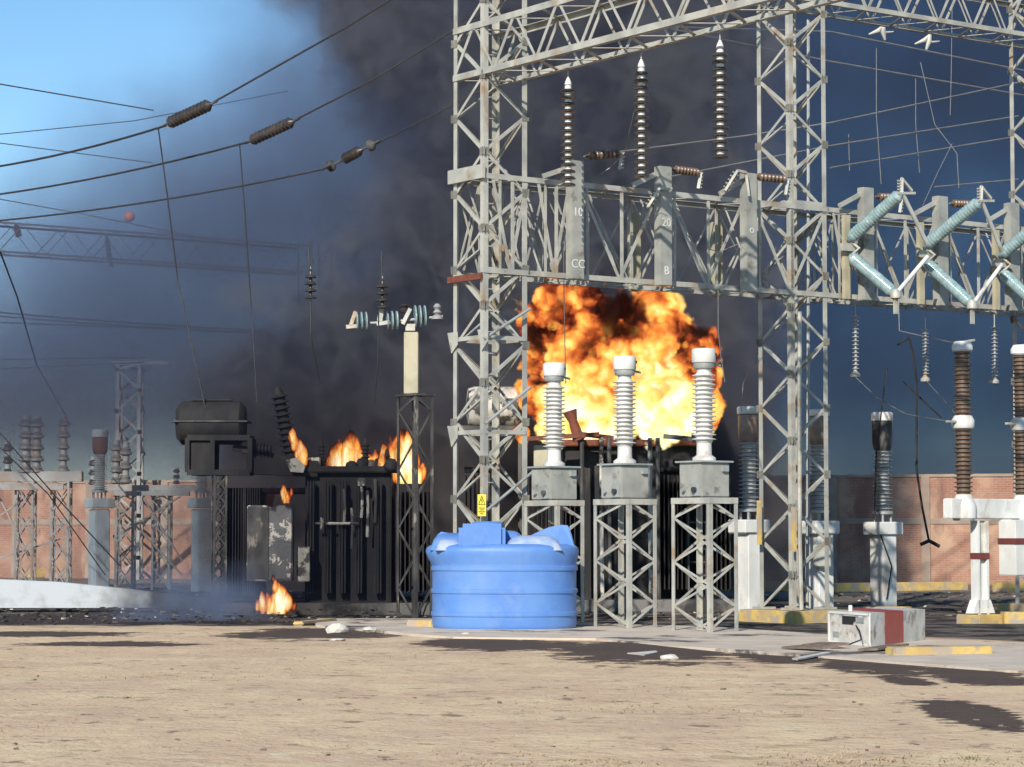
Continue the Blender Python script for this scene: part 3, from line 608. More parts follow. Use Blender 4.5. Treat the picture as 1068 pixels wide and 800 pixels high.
# ================================================================== CIRCUIT BREAKER AT RIGHT
def breaker():
    D = 48.4; c = at(1012, 540, D)
    o = empty('circuit_breaker', Vector((c.x, c.y, 0.1)), 'circuit breaker with tall brown ribbed columns on a white frame at right', 'circuit breaker')
    z = lambda yy: zat(yy, D); P = Vector((at(1005, 500, D).x, D, 0))
    for k in range(2):
        Q = P + E1 * (1.62 * k)
        zo = z(515)
        MB().lathe(Q + UP * zo, UP, rib_prof(0.13, 0.185, 0, z(447) - zo, 15), 24).build('lower_brown_column', 'porcelain_brown', o)
        MB().lathe(Q + UP * z(447), UP, [(0.2, 0), (0.22, 0.03), (0.22, 0.16), (0.17, 0.25)], 20).build('middle_flange', 'white_paint', o)
        MB().lathe(Q + UP * z(433), UP, rib_prof(0.13, 0.18, 0, z(367) - z(433), 15), 24).build('upper_brown_column', 'porcelain_brown', o)
        MB().lathe(Q + UP * z(367), UP, [(0.17, 0), (0.2, 0.03), (0.2, 0.12), (0.15, 0.2)], 20).build('top_cap', 'white_paint', o)
        mb = MB(); mb.bar(Q + UP * (z(357)), Q + UP * (z(354)) + E1 * 0.3, 0.1, 0.04); mb.bar(Q + UP * z(440), Q + UP * z(440) - E1 * 0.42, 0.09, 0.04); mb.build('terminal_pad', 'steel', o)
        MB().lathe(Q + UP * z(543), UP, [(0.2, 0), (0.24, 0.05), (0.24, 0.3), (0.15, 0.5)], 16).build('crank_housing', 'white_paint', o)
    MB().bbox(P + E1 * 1.1 + UP * ((z(520) + z(541)) / 2), 3.1, 0.24, z(520) - z(541), E1, E2, 0.015).build('frame_beam', 'white_paint', o)
    Lp = P + E1 * 0.42
    mb = MB()
    for s in (-1, 1): mb.box(Lp + E1 * (0.12 * s) + UP * ((z(543) + 0.1) / 2), 0.05, 0.2, z(543) - 0.1, E1, E2)
    mb.box(Lp + E2 * 0.0 + UP * ((z(543) + 0.1) / 2), 0.2, 0.03, z(543) - 0.1, E1, E2); mb.build('leg', 'white_paint', o)
    MB().prism([Lp - E1 * 0.3 + UP * 0.12 - E2 * 0.1, Lp + E1 * 0.3 + UP * 0.12 - E2 * 0.1, Lp + E1 * 0.18 + UP * 0.38 - E2 * 0.1, Lp - E1 * 0.18 + UP * 0.38 - E2 * 0.1], E2 * 0.2).build('foot', 'white_paint', o)
    MB().box(Lp + UP * z(580), 0.31, 0.22, 0.12, E1, E2).build('maroon_band', 'maroon', o)
    Lq = Lp + E1 * 1.9
    MB().box(Lq + UP * ((z(543) + 0.1) / 2), 0.28, 0.2, z(543) - 0.1, E1, E2).build('leg', 'white_paint', o)
    cb = at(1062, 571, 48.9)
    q = MB().bbox(cb, 0.62, 0.45, 1.08, E1, E2, 0.015).build('drive_cabinet', 'white_paint', o); MB().box(cb + UP * 0.12, 0.64, 0.47, 0.12, E1, E2).build('maroon_band', 'maroon', o)
    plinth(Lp, 0.72, 0.62, -0.25, 0.1, 'yellow plinth under the white breaker leg')
    plinth(Lq, 0.72, 0.62, -0.25, 0.1, 'yellow plinth under the breaker\'s far leg at the right edge')
breaker()

# ================================================================== BLUE WATER TANK
def tank():
    C = Vector((at(526, 600, 43.8).x, 43.85, 0.03)); A, B = 1.26, 0.95
    o = empty('water_tank', C, 'big blue ribbed plastic water tank with lobed shoulders', 'water tank')
    n = 96; prof = [(0.975, 0), (0.99, 0.03), (0.995, 0.06)]
    for hb in (0.24, 0.63, 1.02): prof += [(0.995, hb - 0.05), (0.996, hb - 0.035), (1.012, hb - 0.025), (1.014, hb), (1.012, hb + 0.04), (0.996, hb + 0.05), (0.994, hb + 0.07)]
    prof += [(1.0, 1.12), (1.02, 1.24), (1.03, 1.32), (1.02, 1.38), (0.98, 1.42), (0.9, 1.45)]
    V = []
    for f, h in prof:
        for j in range(n):
            t = 2 * math.pi * j / n; e = 0.82
            cx, sy = math.cos(t), math.sin(t)
            x = math.copysign(abs(cx) ** e, cx); y = math.copysign(abs(sy) ** e, sy)
            left = 1.0 + (0.055 * max(0, -x) * max(0, min(1, (h - 1.06) / 0.2)))
            V.append(C + Vector((x * A * f * left, y * B * f, h)))
    k = len(prof); fs = [(i * n + j, i * n + (j + 1) % n, (i + 1) * n + (j + 1) % n, (i + 1) * n + j) for i in range(k - 1) for j in range(n)] + [tuple(range(n))[::-1], tuple(range((k - 1) * n, k * n))]
    MB().add(V, fs, True).build('tank_body', 'tank_blue', o)
    mb = MB()
    def lobe(x0, x1, yb0, yb1, h, p=2.0, dirx=1):
        nx, ny = 14, 14; P = []
        for i in range(nx + 1):
            for j in range(ny + 1):
                u = i / nx; v = j / ny; xx = x0 + (x1 - x0) * u; yy = yb0 + (yb1 - yb0) * v
                env = (1 - abs(2 * u - 1) ** 4) * (1 - abs(2 * v - 1) ** 3)
                P.append(C + Vector((xx, yy, 1.34 + h * (env ** 0.6 if env > 0 else 0))))
        return P, [(i * (ny + 1) + j, i * (ny + 1) + j + 1, (i + 1) * (ny + 1) + j + 1, (i + 1) * (ny + 1) + j) for i in range(nx) for j in range(ny)]
    # the flat raised block in the middle front and the shoulders
    mid = MB(); x0, x1 = -0.78, 0.02
    mid.bbox(C + Vector(((x0 + x1) / 2, -0.28, 1.50)), x1 - x0, 1.15, 0.60, b=0.07).build('raised_block', 'tank_blue', o)
    P, f = lobe(-1.28, -0.55, -0.55, 0.6, 0.30); MB().add(P, f, True).build('left_shoulder', 'tank_blue', o)
    P, f = lobe(-0.35, 0.38, 0.05, 0.85, 0.34); MB().add(P, f, True).build('rear_shoulder', 'tank_blue', o)
    # right shoulder: rises to the right and ends in a tall rounded edge
    pr = [(0.10, 1.40), (0.30, 1.52), (0.55, 1.64), (0.78, 1.74), (0.98, 1.78), (1.10, 1.77), (1.15, 1.66), (1.21, 1.45), (1.26, 1.30), (0.10, 1.30)]
    MB().prism([C + Vector((x, -0.22, zz)) for x, zz in pr], Vector((0, 0.75, 0))).build('right_shoulder', 'tank_blue', o)
    MB().prism([C + Vector((0.86, -0.5, 1.34)), C + Vector((1.0, -0.22, 1.77)), C + Vector((1.10, -0.22, 1.76)), C + Vector((1.22, -0.4, 1.36))], Vector((0, 0.2, 0))).build('right_shoulder', 'tank_blue', o)
    P, f = lobe(0.0, 1.0, -0.82, 0.0, 0.26); MB().add(P, f, True).build('dusty_shoulder', 'tank_dust', o)
    P, f = lobe(-1.18, -0.72, -0.75, -0.05, 0.2); MB().add(P, f, True).build('dusty_shoulder', 'tank_dust', o)
    pr = [(-1.22, 1.40), (-1.17, 1.60), (-1.10, 1.66), (-0.98, 1.64), (-0.70, 1.56), (-0.70, 1.36)]
    MB().prism([C + Vector((x, -0.1, zz)) for x, zz in pr], Vector((0, 0.7, 0))).build('left_shoulder', 'tank_blue', o)
    MB().lathe(C + Vector((-0.3, 0.0, 1.74)), UP, [(0.26, 0), (0.27, 0.03), (0.27, 0.07), (0.22, 0.1)], 24).build('lid', 'tank_blue', o)
tank()

# ================================================================== WARNING SIGN
ps = at(502.5, 527, 46.35)
o = empty('warning_sign', ps, 'small yellow warning sign with a black triangle on the left tower', 'sign')
MB().box(ps, 0.155, 0.012, 0.40).build('sign_plate', 'sign_yellow', o)
mb = MB(); t = ps + Vector((0, -0.010, 0.07)); a, b, c = t + Vector((-0.06, 0, -0.06)), t + Vector((0.06, 0, -0.06)), t + Vector((0, 0, 0.10))
for p, q in ((a, b), (b, c), (c, a)): mb.bar(p, q, 0.012, 0.006, Vector((0, 1, 0)).cross(q - p))
for p, q in ((t + Vector((0.01, 0, 0.05)), t + Vector((-0.012, 0, 0.01))), (t + Vector((-0.012, 0, 0.01)), t + Vector((0.012, 0, 0.005))), (t + Vector((0.012, 0, 0.005)), t + Vector((-0.005, 0, -0.04)))): mb.bar(p, q, 0.01, 0.006, Vector((0, 1, 0)).cross(q - p))
for k, wv in enumerate((0.11, 0.08, 0.12, 0.06)): mb.bar(ps + Vector((-wv / 2, -0.010, -0.05 - k * 0.035)), ps + Vector((wv / 2, -0.010, -0.05 - k * 0.035)), 0.014, 0.006, UP)
mb.build('sign_marks', 'black', o)

# ================================================================== OVERTURNED WHITE BOX
def white_box():
    a = gnd(864, 670, 0.03); b = gnd(908, 674, 0.03); c = gnd(965, 667.5, 0.03)
    u = (b - a); v = (c - b); H = zat(640, b.y) - 0.03
    v = v * 1.0
    o = empty('electrical_cabinet', (a + c) / 2, 'overturned dusty white cabinet with a red stripe on the concrete', 'cabinet')
    MB().prism([a, b, c, a + v], UP * H).build('cabinet_body', 'white_cabinet', o)
    un, vn = u.normalized(), v.normalized(); fo = un.cross(UP).normalized(); fo = fo if fo.y < 0 else -fo
    ro = vn.cross(UP).normalized(); ro = ro if ro.y < 0 else -ro
    P = lambda s, h: a + u * s + UP * (H * h) + fo * 0.004
    mb = MB()
    for s0, h0, s1, h1 in ((0, 0.02, 1, 0.02), (0, 0.97, 1, 0.97), (0.02, 0, 0.02, 1), (0.98, 0, 0.98, 1)): mb.bar(P(s0, h0), P(s1, h1), 0.035, 0.02, UP if h0 == h1 else un)
    mb.build('door_frame', 'white_paint', o)
    MB().prism([P(.35, .62), P(.35, .88), P(.72, .88), P(.80, .76), P(.62, .72), (P(.60, .62))], fo * 0.006).build('socket_opening', 'black', o)
    MB().prism([P(.68, .70), P(.68, .86), P(.86, .86), P(.86, .70)], fo * 0.012).build('latch_plate', 'steel_grey', o)
    MB().prism([P(.13, .2), P(.13, .36), P(.27, .36), P(.27, .2)], fo * 0.008).build('small_plate', 'steel_grey', o)
    Q = lambda s, h: b + v * s + UP * (H * h) + ro * 0.003
    MB().prism([Q(.25, 0.0), Q(.25, 1.0), Q(.58, 1.0), Q(.58, 0.0)], ro * 0.006).build('red_stripe', 'red_paint', o)
    Tp = lambda s, e: b + v * s - u * e + UP * (H + 0.003)
    MB().prism([Tp(.25, 0), Tp(.58, 0), Tp(.58, 1), Tp(.25, 1)], UP * 0.005).build('red_stripe', 'red_paint', o)
    MB().tube([P(.70, .6) + fo * 0.02, P(.9, .45) + fo * 0.1, P(1.0, .2) + fo * 0.15, P(.8, -0.0) + fo * 0.2 + UP * 0.02, P(.5, 0) + fo * 0.25 + UP * 0.02], 0.012, 6).build('cable', 'black', o)
    MB().tube([Tp(.1, .6), Tp(.1, .6) + UP * 0.09], 0.03, 8).build('knob', 'white_paint', o)
white_box()
tag(MB().prism([gnd(826, 688, 0.02), gnd(832, 689, 0.02), gnd(866, 682, 0.02), gnd(862, 681, 0.02)], UP * 0.02).build('paper_sheet', 'rock_pale'), 'thin white strip of board lying left of the overturned cabinet', 'board')

# ================================================================== KERBS
def kerb(x0, y0, x1, y1, h, d, label, z=0.0, m='yellow_paint', grp='yellow painted kerb blocks'):
    a = gnd(x0, y0, z); b = gnd(x1, y1, z); u = (b - a).normalized(); v = u.cross(UP); v = v if v.y > 0 else -v
    o = MB().bbox((a + b) / 2 + v * d / 2 + UP * h / 2, (b - a).length, d, h, u, v, 0.02).build('kerb_block', m)
    return tag(o, label, 'kerb', grp)
kerb(933, 685.5, 1036, 684, 0.13, 0.32, 'long yellow kerb block right of the overturned cabinet')
kerb(424, 655, 451, 655.5, 0.14, 0.25, 'short yellow kerb block left of the blue tank')
kerb(316, 652.5, 352, 649, 0.07, 0.2, 'low worn yellow kerb left of the tank behind pale rocks')
kerb(1048, 655, 1085, 655, 0.3, 0.5, 'yellow kerb block at the right edge', YARD)
kerb(868, 639, 952, 638, 0.12, 0.3, 'yellow kerb behind the overturned cabinet', YARD)
kerb(742, 617, 868, 617, 0.3, 0.4, 'yellow kerb seen through the middle tower\'s foot', YARD)
kerb(872, 618, 1010, 616, 0.28, 0.4, 'yellow kerb along the brick wall behind the white column', YARD)
kerb(1045, 618, 1090, 617, 0.3, 0.4, 'distant yellow kerb at the right edge', YARD)
kerb(36, 603, 76, 602.5, 0.36, 0.6, 'yellow plinth under the lattice stand at far left', YARD)
kerb(147, 601, 182, 600.5, 0.26, 0.6, 'yellow plinth left of the burnt lattice leg', YARD)

# ================================================================== BRICK WALL
def brick_mat():
    m = bpy.data.materials.new('brick'); m.use_nodes = True; N = NT(m.node_tree); b = N.n['Principled BSDF']; b.inputs['Roughness'].default_value = 0.9
    uv = N.n.new('ShaderNodeTexCoord').outputs['UV']
    br = N.n.new('ShaderNodeTexBrick'); N.l.new(uv, br.inputs[0]); br.inputs['Scale'].default_value = 1.0
    br.inputs['Color1'].default_value = (0.27, 0.125, 0.085, 1); br.inputs['Color2'].default_value = (0.32, 0.155, 0.105, 1); br.inputs['Mortar'].default_value = (0.33, 0.23, 0.18, 1)
    br.inputs['Brick Width'].default_value = 0.26; br.inputs['Row Height'].default_value = 0.08; br.inputs['Mortar Size'].default_value = 0.008
    pos = N.n.new('ShaderNodeNewGeometry').outputs['Position']
    f = N.mr(N.noise(pos, 0.6, 6, 0.6), 0.45, 0.65)
    c = N.mix(N.math('MULTIPLY', N.math('MULTIPLY', f, 0.9), N.mr(N.noise(pos, 0.25, 3), 0.4, 0.6, 0.5, 1.0)), br.outputs[0], (0.46, 0.31, 0.215))
    c = N.mix(N.mr(N.noise(N.vm('MULTIPLY', pos, (1, 1, 0.3)), 0.9, 5, 0.6), 0.56, 0.66, 0, 0.65), c, (0.17, 0.09, 0.07))
    N.l.new(c, b.inputs['Base Color']); MATS['brick'] = m
brick_mat()
W0 = Vector((-34, 105.3, YARD)); W1 = Vector((34, 81, YARD)); wd = (W1 - W0).normalized(); wn = wd.cross(UP); wn = wn if wn.y < 0 else -wn; WL = (W1 - W0).length
wall = empty('brick_wall', (W0 + W1) / 2, 'long pinkish brick boundary wall with concrete posts and band', 'wall')
HW = 3.75
o = MB().box((W0 + W1) / 2 + UP * HW / 2, WL, 0.18, HW, wd, wn).build('brickwork', 'brick', wall)
uvl = o.data.uv_layers.new(name='UVMap')
for poly in o.data.polygons:
    for li in poly.loop_indices:
        q = o.data.vertices[o.data.loops[li].vertex_index].co; uvl.data[li].uv = ((q - W0).dot(wd), q.z)
mat('wall_concrete', (0.34, 0.26, 0.2), 0.85, c2=(0.27, 0.2, 0.16), scale=2)
MB().box((W0 + W1) / 2 + UP * 2.2 + wn * 0.10, WL, 0.05, 0.2, wd, wn).build('concrete_band', 'wall_concrete', wall)
MB().box((W0 + W1) / 2 + UP * (HW + 0.04), WL, 0.26, 0.1, wd, wn).build('coping', 'wall_concrete', wall)
kk = 2.0
while kk < WL:
    MB().box(W0 + wd * kk + wn * 0.13 + UP * HW / 2, 0.3, 0.1, HW - 0.01, wd, wn).build('concrete_post', 'wall_concrete', wall); kk += 3.3

# ================================================================== LEFT TRANSFORMER
def burnt_transformer():
    D = 55.2; z = lambda yy, d=D: zat(yy, d)
    C = at(352, 560, D + 1.2); C.z = YARD
    o = empty('power_transformer', C, 'burnt black power transformer with flames on its lid at left', 'transformer', 'burning power transformers')
    X = lambda px, d=D: at(px, 500, d).x
    x0, x1 = X(318), X(408); zt = z(492)
    MB().bbox(Vector(((x0 + x1) / 2, D + 1.4, (zt + 0.05) / 2)), x1 - x0, 2.6, zt - 0.05, b=0.03).build('tank_body', 'burnt', o)
    MB().bbox(Vector(((x0 + x1) / 2, D + 1.35, zt + 0.05)), x1 - x0 + 0.3, 2.9, 0.14, b=0.02).build('tank_lid', 'burnt', o)
    for px in (322, 340, 355, 372, 392):       # stiffeners and cooling fin banks on the front
        mb = MB()
        for k in range(3): mb.box(Vector((X(px) + 0.06 * k, D - 0.12 - 0.02 * (k % 2), (zt - 0.25) / 2 + 0.2)), 0.035, 0.16, zt - 0.55)
        mb.build('cooling_fins', 'burnt', o)
    for px, w_ in ((244, 0.5), (262, 0.4)):     # radiator at left
        mb = MB()
        for k in range(9): mb.box(Vector((X(px) + w_ * (k / 8 - 0.5), D + 0.6, z(565))), 0.02, 1.6, 2.35)
        mb.tube([Vector((X(px) - 0.3, D + 0.2, z(512))), Vector((x0 + 0.1, D + 0.2, z(512)))], 0.07); mb.build('radiator', 'burnt', o)
    mb = MB()
    for k in range(8): mb.box(Vector((X(416) + 0.1 * k - 0.05, D + 0.7, z(565))), 0.02, 1.7, 2.2)
    mb.build('radiator', 'burnt', o)
    # control cabinet with peeling paint
    cb = Vector((X(286), D - 0.75, (z(527, D - 1) + z(606, D - 1)) / 2)); hh = z(527, D - 1) - z(606, D - 1)
    q = MB().bbox(cb, 0.98, 0.5, hh, b=0.02).build('control_cabinet', 'peeling', o)
    for s, mm in ((-0.245, 'burnt_steel'), (0.245, 'peeling')):
        MB().bbox(cb + Vector((s, -0.26, 0)), 0.46, 0.03, hh - 0.08, b=0.008).build('door', mm, q)
    MB().box(cb + Vector((0.02, -0.29, 0)), 0.03, 0.03, 0.15).build('handle', 'steel_grey', q)
    MB().bbox(Vector((X(319), D - 0.5, z(588))), 0.28, 0.3, 0.75, b=0.015).build('terminal_box', 'scorched_white', o)
    mb = MB(); mb.tube([Vector((X(330), D - 0.35, z(546))), Vector((X(375), D - 0.35, z(546)))], 0.03); mb.tube([Vector((X(338), D - 0.4, z(540))), Vector((X(338), D - 0.4, z(553)))], 0.05); mb.build('valve_pipe', 'scorched_white', o)
    for px, ya, yb in ((360, 510, 545), (378, 505, 540), (384, 512, 560), (392, 500, 545), (368, 530, 572)):
        MB().tube([Vector((X(px), D - 0.3, z(ya))), Vector((X(px) + 0.02, D - 0.33, z((ya + yb) / 2))), Vector((X(px), D - 0.3, z(yb)))], 0.035).build('pipe', 'scorched_white' if px in (378, 384) else 'burnt_steel', o)
    MB().bbox(Vector((X(378), D - 0.3, z(503))), 0.16, 0.12, 0.18, b=0.01).build('gauge_box', 'scorched_white', o)
    # conservator on its bracket
    cz = z(441); cx = X(220); r = 0.48
    cons = MB().lathe(Vector((X(183), D + 0.1, cz)), Vector((1, 0, 0)), [(0.1, 0), (0.36, 0.02), (r, 0.12), (r, 1.42), (0.36, 1.52), (0.1, 1.54)], 24).build('conservator', 'burnt', o)
    MB().box(Vector((cx, D + 0.1, cz + 0.02)), 1.66, 2 * r + 0.06, 0.035).build('flange_rim', 'burnt_steel', cons)
    MB().tube([Vector((X(200), D, cz + 0.5)), Vector((X(242), D, cz + 0.5))], 0.03).build('vent_pipe', 'burnt', cons)
    mb = MB(); xa, xb = X(197), X(262)
    for zz in (z(457), z(493)): mb.box(Vector(((xa + xb) / 2, D - 0.3, zz)), xb - xa, 0.08, 0.12); mb.box(Vector(((xa + xb) / 2, D + 0.5, zz)), xb - xa, 0.08, 0.12)
    for xx in (xa, xa + 0.55, xb): mb.box(Vector((xx, D - 0.3, z(475))), 0.1, 0.085, 0.75); mb.box(Vector((xx, D + 0.5, z(475))), 0.1, 0.085, 0.75)
    mb.box(Vector((xa + 0.27, D + 0.05, z(475))), 0.5, 0.6, 0.7); mb.build('conservator_bracket', 'burnt', o)
    mb = MB(); mb.bar(Vector((xb - 0.1, D, z(486))), Vector((X(330), D + 0.2, z(489))), 0.35, 0.5, UP); mb.bar(Vector((xb - 0.4, D, z(466))), Vector((X(300), D + 0.2, z(480))), 0.14, 0.14, UP); mb.build('support_arm', 'burnt', o)
    MB().lathe(Vector((X(262), D, z(467))), Vector((1, 0, -0.1)), rib_prof(0.08, 0.13, 0, 0.45, 6), 14).build('pipe_bellows', 'burnt', o)
    # pale plates on the lid
    MB().prism([at(298, 480, D - 0.4), at(309, 477, D - 0.4), at(318, 487, D - 0.4), at(316, 493, D - 0.4), at(303, 492, D - 0.4)], Vector((0, 0.5, 0))).build('relay_cover', 'scorched_white', o)
    MB().prism([at(311, 477, D), at(333, 477, D), at(333, 490, D), at(318, 490, D)], Vector((0, 0.4, 0))).build('lid_plate', 'scorched_white', o)
    # bushings
    def bush(a, b, r0, nm='bushing', n=10):
        L = (b - a).length; return MB().lathe(a, b - a, [(r0 * 1.5, 0), (r0 * 1.5, 0.08)] + rib_prof(r0, r0 * 1.55, 0.1, L - 0.15, n) + [(r0 * 0.4, L)], 16).build(nm, 'burnt', o)
    bush(at(304, 478, D + 0.6), at(289, 404, D + 0.4), 0.13); bush(at(358, 492, D + 0.8), at(356, 458, D + 0.8), 0.06, n=6)
    bush(at(381, 492, D + 0.6), at(381, 456, D + 0.6), 0.07, n=6); bush(at(336, 492, D + 0.5), at(335, 457, D + 0.5), 0.05, n=6); bush(at(402, 492, D + 0.6), at(404, 468, D + 0.6), 0.07, n=6)
    random.seed(3)
    for k in range(9):
        p = at(326 + k * 10, 487 + random.uniform(-3, 2), D - 0.1 + random.uniform(0, 1)); MB().lathe(p - UP * 0.12, UP + Vector((random.uniform(-.4, .4), 0, 0)), [(0.12, 0), (0.16, 0.06), (0.13, 0.22), (0.05, 0.28)], 10).build('fitting', 'burnt' if k % 3 else 'burnt_steel', o)
    # base: rails on a plinth
    MB().bbox(Vector(((X(238) + x1) / 2 + .4, D + 1.0, 0.0)), x1 - X(238) + 1.0, 3.2, 0.28, b=0.03).build('base_slab', 'concrete_dark', o)
    return o
burnt_transformer()

def transformer_two():
    D = 58.0; z = lambda yy, d=D: zat(yy, d); X = lambda px, d=D: at(px, 500, d).x
    C = Vector((X(650), D + 1.2, YARD)); o = empty('power_transformer', C, 'large burning transformer under the fireball behind the white insulators', 'transformer', 'burning power transformers')
    x0, x1 = X(590), X(735); zt = z(462)
    MB().bbox(Vector(((x0 + x1) / 2, D + 1.5, zt / 2 - 0.05)), x1 - x0, 2.8, zt, b=0.03).build('tank_body', 'burnt', o)
    MB().bbox(Vector(((x0 + x1) / 2, D + 1.45, zt)), x1 - x0 + 0.3, 3.1, 0.15, b=0.02).build('tank_lid', 'rust_and_fire_red', o)
    for px in (500, 560, 585, 700, 745):
        mb = MB()
        for k in range(7): mb.box(Vector((X(px) + 0.1 * (k - 3), D - 0.1, z(555))), 0.02, 1.2, 2.6)
        mb.tube([Vector((X(px) - 0.35, D, z(490))), Vector((X(px) + 0.35, D, z(490)))], 0.07); mb.build('radiator', 'burnt', o)
    for px, m_ in ((626, 'scorched_white'), (634, 'burnt_steel'), (676, 'scorched_white'), (684, 'burnt_steel'), (606, 'burnt_steel')):
        MB().tube([Vector((X(px), D - 0.8, z(458))), Vector((X(px), D - 0.85, z(560))), Vector((X(px) + .02, D - 0.8, YARD))], 0.05).build('oil_pipe', m_, o)
    MB().bar(at(545, 458, D - 0.9), at(625, 453, D - 0.9), 0.12, 0.1).build('lid_rail', 'rust_and_fire_red', o)  # red glow of the fire is put into the colour of these rails
    MB().bar(at(600, 452, D - 0.7), at(640, 457, D - 0.7), 0.16, 0.1).build('lid_rail', 'rust_and_fire_red', o)
    MB().bar(at(692, 455, D - 0.9), at(725, 458, D - 0.9), 0.14, 0.1).build('lid_rail', 'burnt_steel', o)
    MB().lathe(at(604, 459, D - 0.8), at(594, 428, D - 0.8) - at(604, 459, D - 0.8), [(0.15, 0), (0.12, 0.2), (0.1, 0.45), (0.17, 0.7)], 12).build('bushing_stump', 'rust_and_fire_red', o)
    MB().lathe(at(512, 412, 60) - UP * 0.3, Vector((1, 0.1, 0)), [(0.1, -0.6), (0.45, -0.55), (0.5, -0.4), (0.5, 0.6), (0.3, 0.75)], 20).build('conservator', 'scorched_white', o)
    mb = MB(); c = at(508, 440, 60)
    mb.box(c - UP * 0.2, 1.5, 0.5, 0.2); mb.box(c - UP * 1.7, 0.12, 0.12, 3.0); mb.box(c - UP * 1.7 + Vector((0.8, 0, 0)), 0.12, 0.12, 3.0); mb.build('conservator_bracket', 'burnt_steel', o)
    MB().bbox(Vector((X(566), D - 0.4, z(490))), 0.42, 0.4, 1.1, b=0.02).build('terminal_box', 'cream', o)
    MB().bbox(Vector(((x0 + x1) / 2 - 0.8, D + 1.0, 0.0)), x1 - x0 + 3.4, 4.0, 0.3, b=0.03).build('base_slab', 'concrete_dark', o)
    mb = MB()
    for k in range(6): mb.box(Vector((X(724), D - 0.9, 0.4 + k * 0.3)), 0.4, 0.03, 0.03)
    for s in (-0.2, 0.2): mb.box(Vector((X(724) + s, D - 0.9, 1.2)), 0.04, 0.04, 2.3)
    mb.build('ladder', 'burnt_steel', o)
transformer_two()

# ================================================================== STAND WITH GLASS DISC SWITCH (left of the left tower)
D = 52.6
ncp = at(433, 637, D); NC = Vector((ncp.x, ncp.y, 0)); zt = zat(412, D)
o = empty('lattice_stand', Vector((NC.x, NC.y, gz(D))), 'sooty lattice stand carrying a tall cream box left of the pale tower', 'stand')
lattice(o, NC, 0.45, 0.72, gz(D), zt, 0.62, 'burnt_steel', 0.07, 0.045)
cpt = NC + E1 * 0.22 - E2 * 0.36
MB().box(cpt + UP * (zt + 0.02), 0.5, 0.78, 0.05, E1, E2).build('top_plate', 'burnt_steel', o)
MB().bbox(Vector((at(428, 380, D).x, cpt.y, (zat(345, D) + zt) / 2 + 0.02)), 0.3, 0.22, zat(345, D) - zt - 0.04, b=0.012).build('cream_box', 'cream', o)
sw = empty('disc_switch', at(428, 343, cpt.y), 'switch with aqua glass discs on a horizontal arm above the cream box', 'disconnector switch')
Y = cpt.y
MB().tube([at(368, 338, Y), at(405, 336, Y), at(462, 330, Y)], 0.03).build('cross_arm', 'steel_grey', sw)
for px, py, r in ((377, 335, 0.2), (409, 334, 0.2), (438, 330, 0.24)):
    mb = MB()
    for k in (-1, 0, 1): mb.lathe(at(px, py, Y) + Vector((0.1 * k, 0, 0)), Vector((1, 0.15, 0.05)), [(0.04, -0.03), (r, -0.015), (r, 0.015), (0.04, 0.04)], 20)
    mb.build('glass_discs', 'glass_aqua', sw)
for (xa, ya, xb, yb, t) in ((366, 339, 371, 325, .09), (396, 335, 398, 322, .11), (420, 338, 428, 322, .09), (393, 338, 407, 336, .1), (361, 341, 372, 340, .06)):
    MB().bar(at(xa, ya, Y - 0.1), at(xb, yb, Y - 0.1), t, 0.08).build('contact_arm', 'steel', sw)
MB().lathe(at(456, 333, Y), UP, [(0.12, 0), (0.12, 0.06), (0.05, 0.1), (0.1, 0.14), (0.05, 0.2), (0.09, 0.26), (0.04, 0.33)], 14).build('post_insulator', 'porcelain_grey', sw)
MB().lathe(at(422, 326, Y), UP, [(0.1, 0), (0.13, 0.05), (0.05, 0.1), (0.1, 0.14), (0.05, 0.18)], 14).build('post_insulator', 'porcelain_dark', sw)
mb = MB(); mb.bar(at(428, 338, Y), at(428, 345, Y), 0.2, 0.12); mb.build('saddle', 'steel', sw)

# leg under the conservator bracket
D = 54.7; p = at(222, 620, D)
o = empty('burnt_stand', Vector((p.x, p.y, YARD)), 'slim burnt lattice leg under the conservator bracket', 'stand')
lattice(o, Vector((p.x, p.y, 0)), 0.30, 0.30, YARD, zat(496, D), 0.3, 'burnt_steel', 0.05, 0.035, ea=Vector((0.96, 0.28, 0)), eb=Vector((-0.28, 0.96, 0)), cross=True)
MB().box(Vector((p.x + .1, p.y + .2, YARD + 0.05)), 0.5, 0.5, 0.1).build('foot', 'burnt_steel', o)

# ================================================================== FAR LEFT BUS EQUIPMENT
D = 80.0; z = lambda yy, d=D: zat(yy, d); X = lambda px, d=D: at(px, 500, d).x
bus = empty('bus_support_frame', Vector((X(30), D, YARD)), 'grey steel frame on lattice legs at the far left edge', 'steel frame', 'bus support frames at far left')
MB().box(Vector(((X(-40) + X(86)) / 2, D, z(497))), X(86) - X(-40), 0.35, 0.32).build('top_beam', 'steel_far', bus)
MB().box(Vector(((X(-40) + X(70)) / 2, D - 0.6, z(508))), X(70) - X(-40), 0.12, 0.2).build('lower_beam', 'steel_far', bus)
for px in (18, 55):
    lattice(bus, Vector((X(px), D - 0.4, 0)), 0.6, 0.6, YARD, z(502), 0.8, 'steel_far', 0.07, 0.035, ea=Vector((1, 0, 0)), eb=Vector((0, 1, 0)), cross=True)
mb = MB(); mb.bar(at(-10, 545, D), at(40, 510, D), 0.07, 0.05); mb.bar(at(-10, 585, D), at(70, 560, D), 0.07, 0.05); mb.bar(at(0, 520, D), at(30, 580, D), 0.06, 0.05); mb.build('diagonal_brace', 'steel_far', bus)
bus2 = empty('bus_support_frame', Vector((X(160), D, YARD)), 'grey steel frame on braced legs right of the white column at far left', 'steel frame', 'bus support frames at far left')
MB().box(Vector(((X(92) + X(212)) / 2, D, z(509))), X(212) - X(92), 0.3, 0.18).build('top_beam', 'steel_far', bus2)
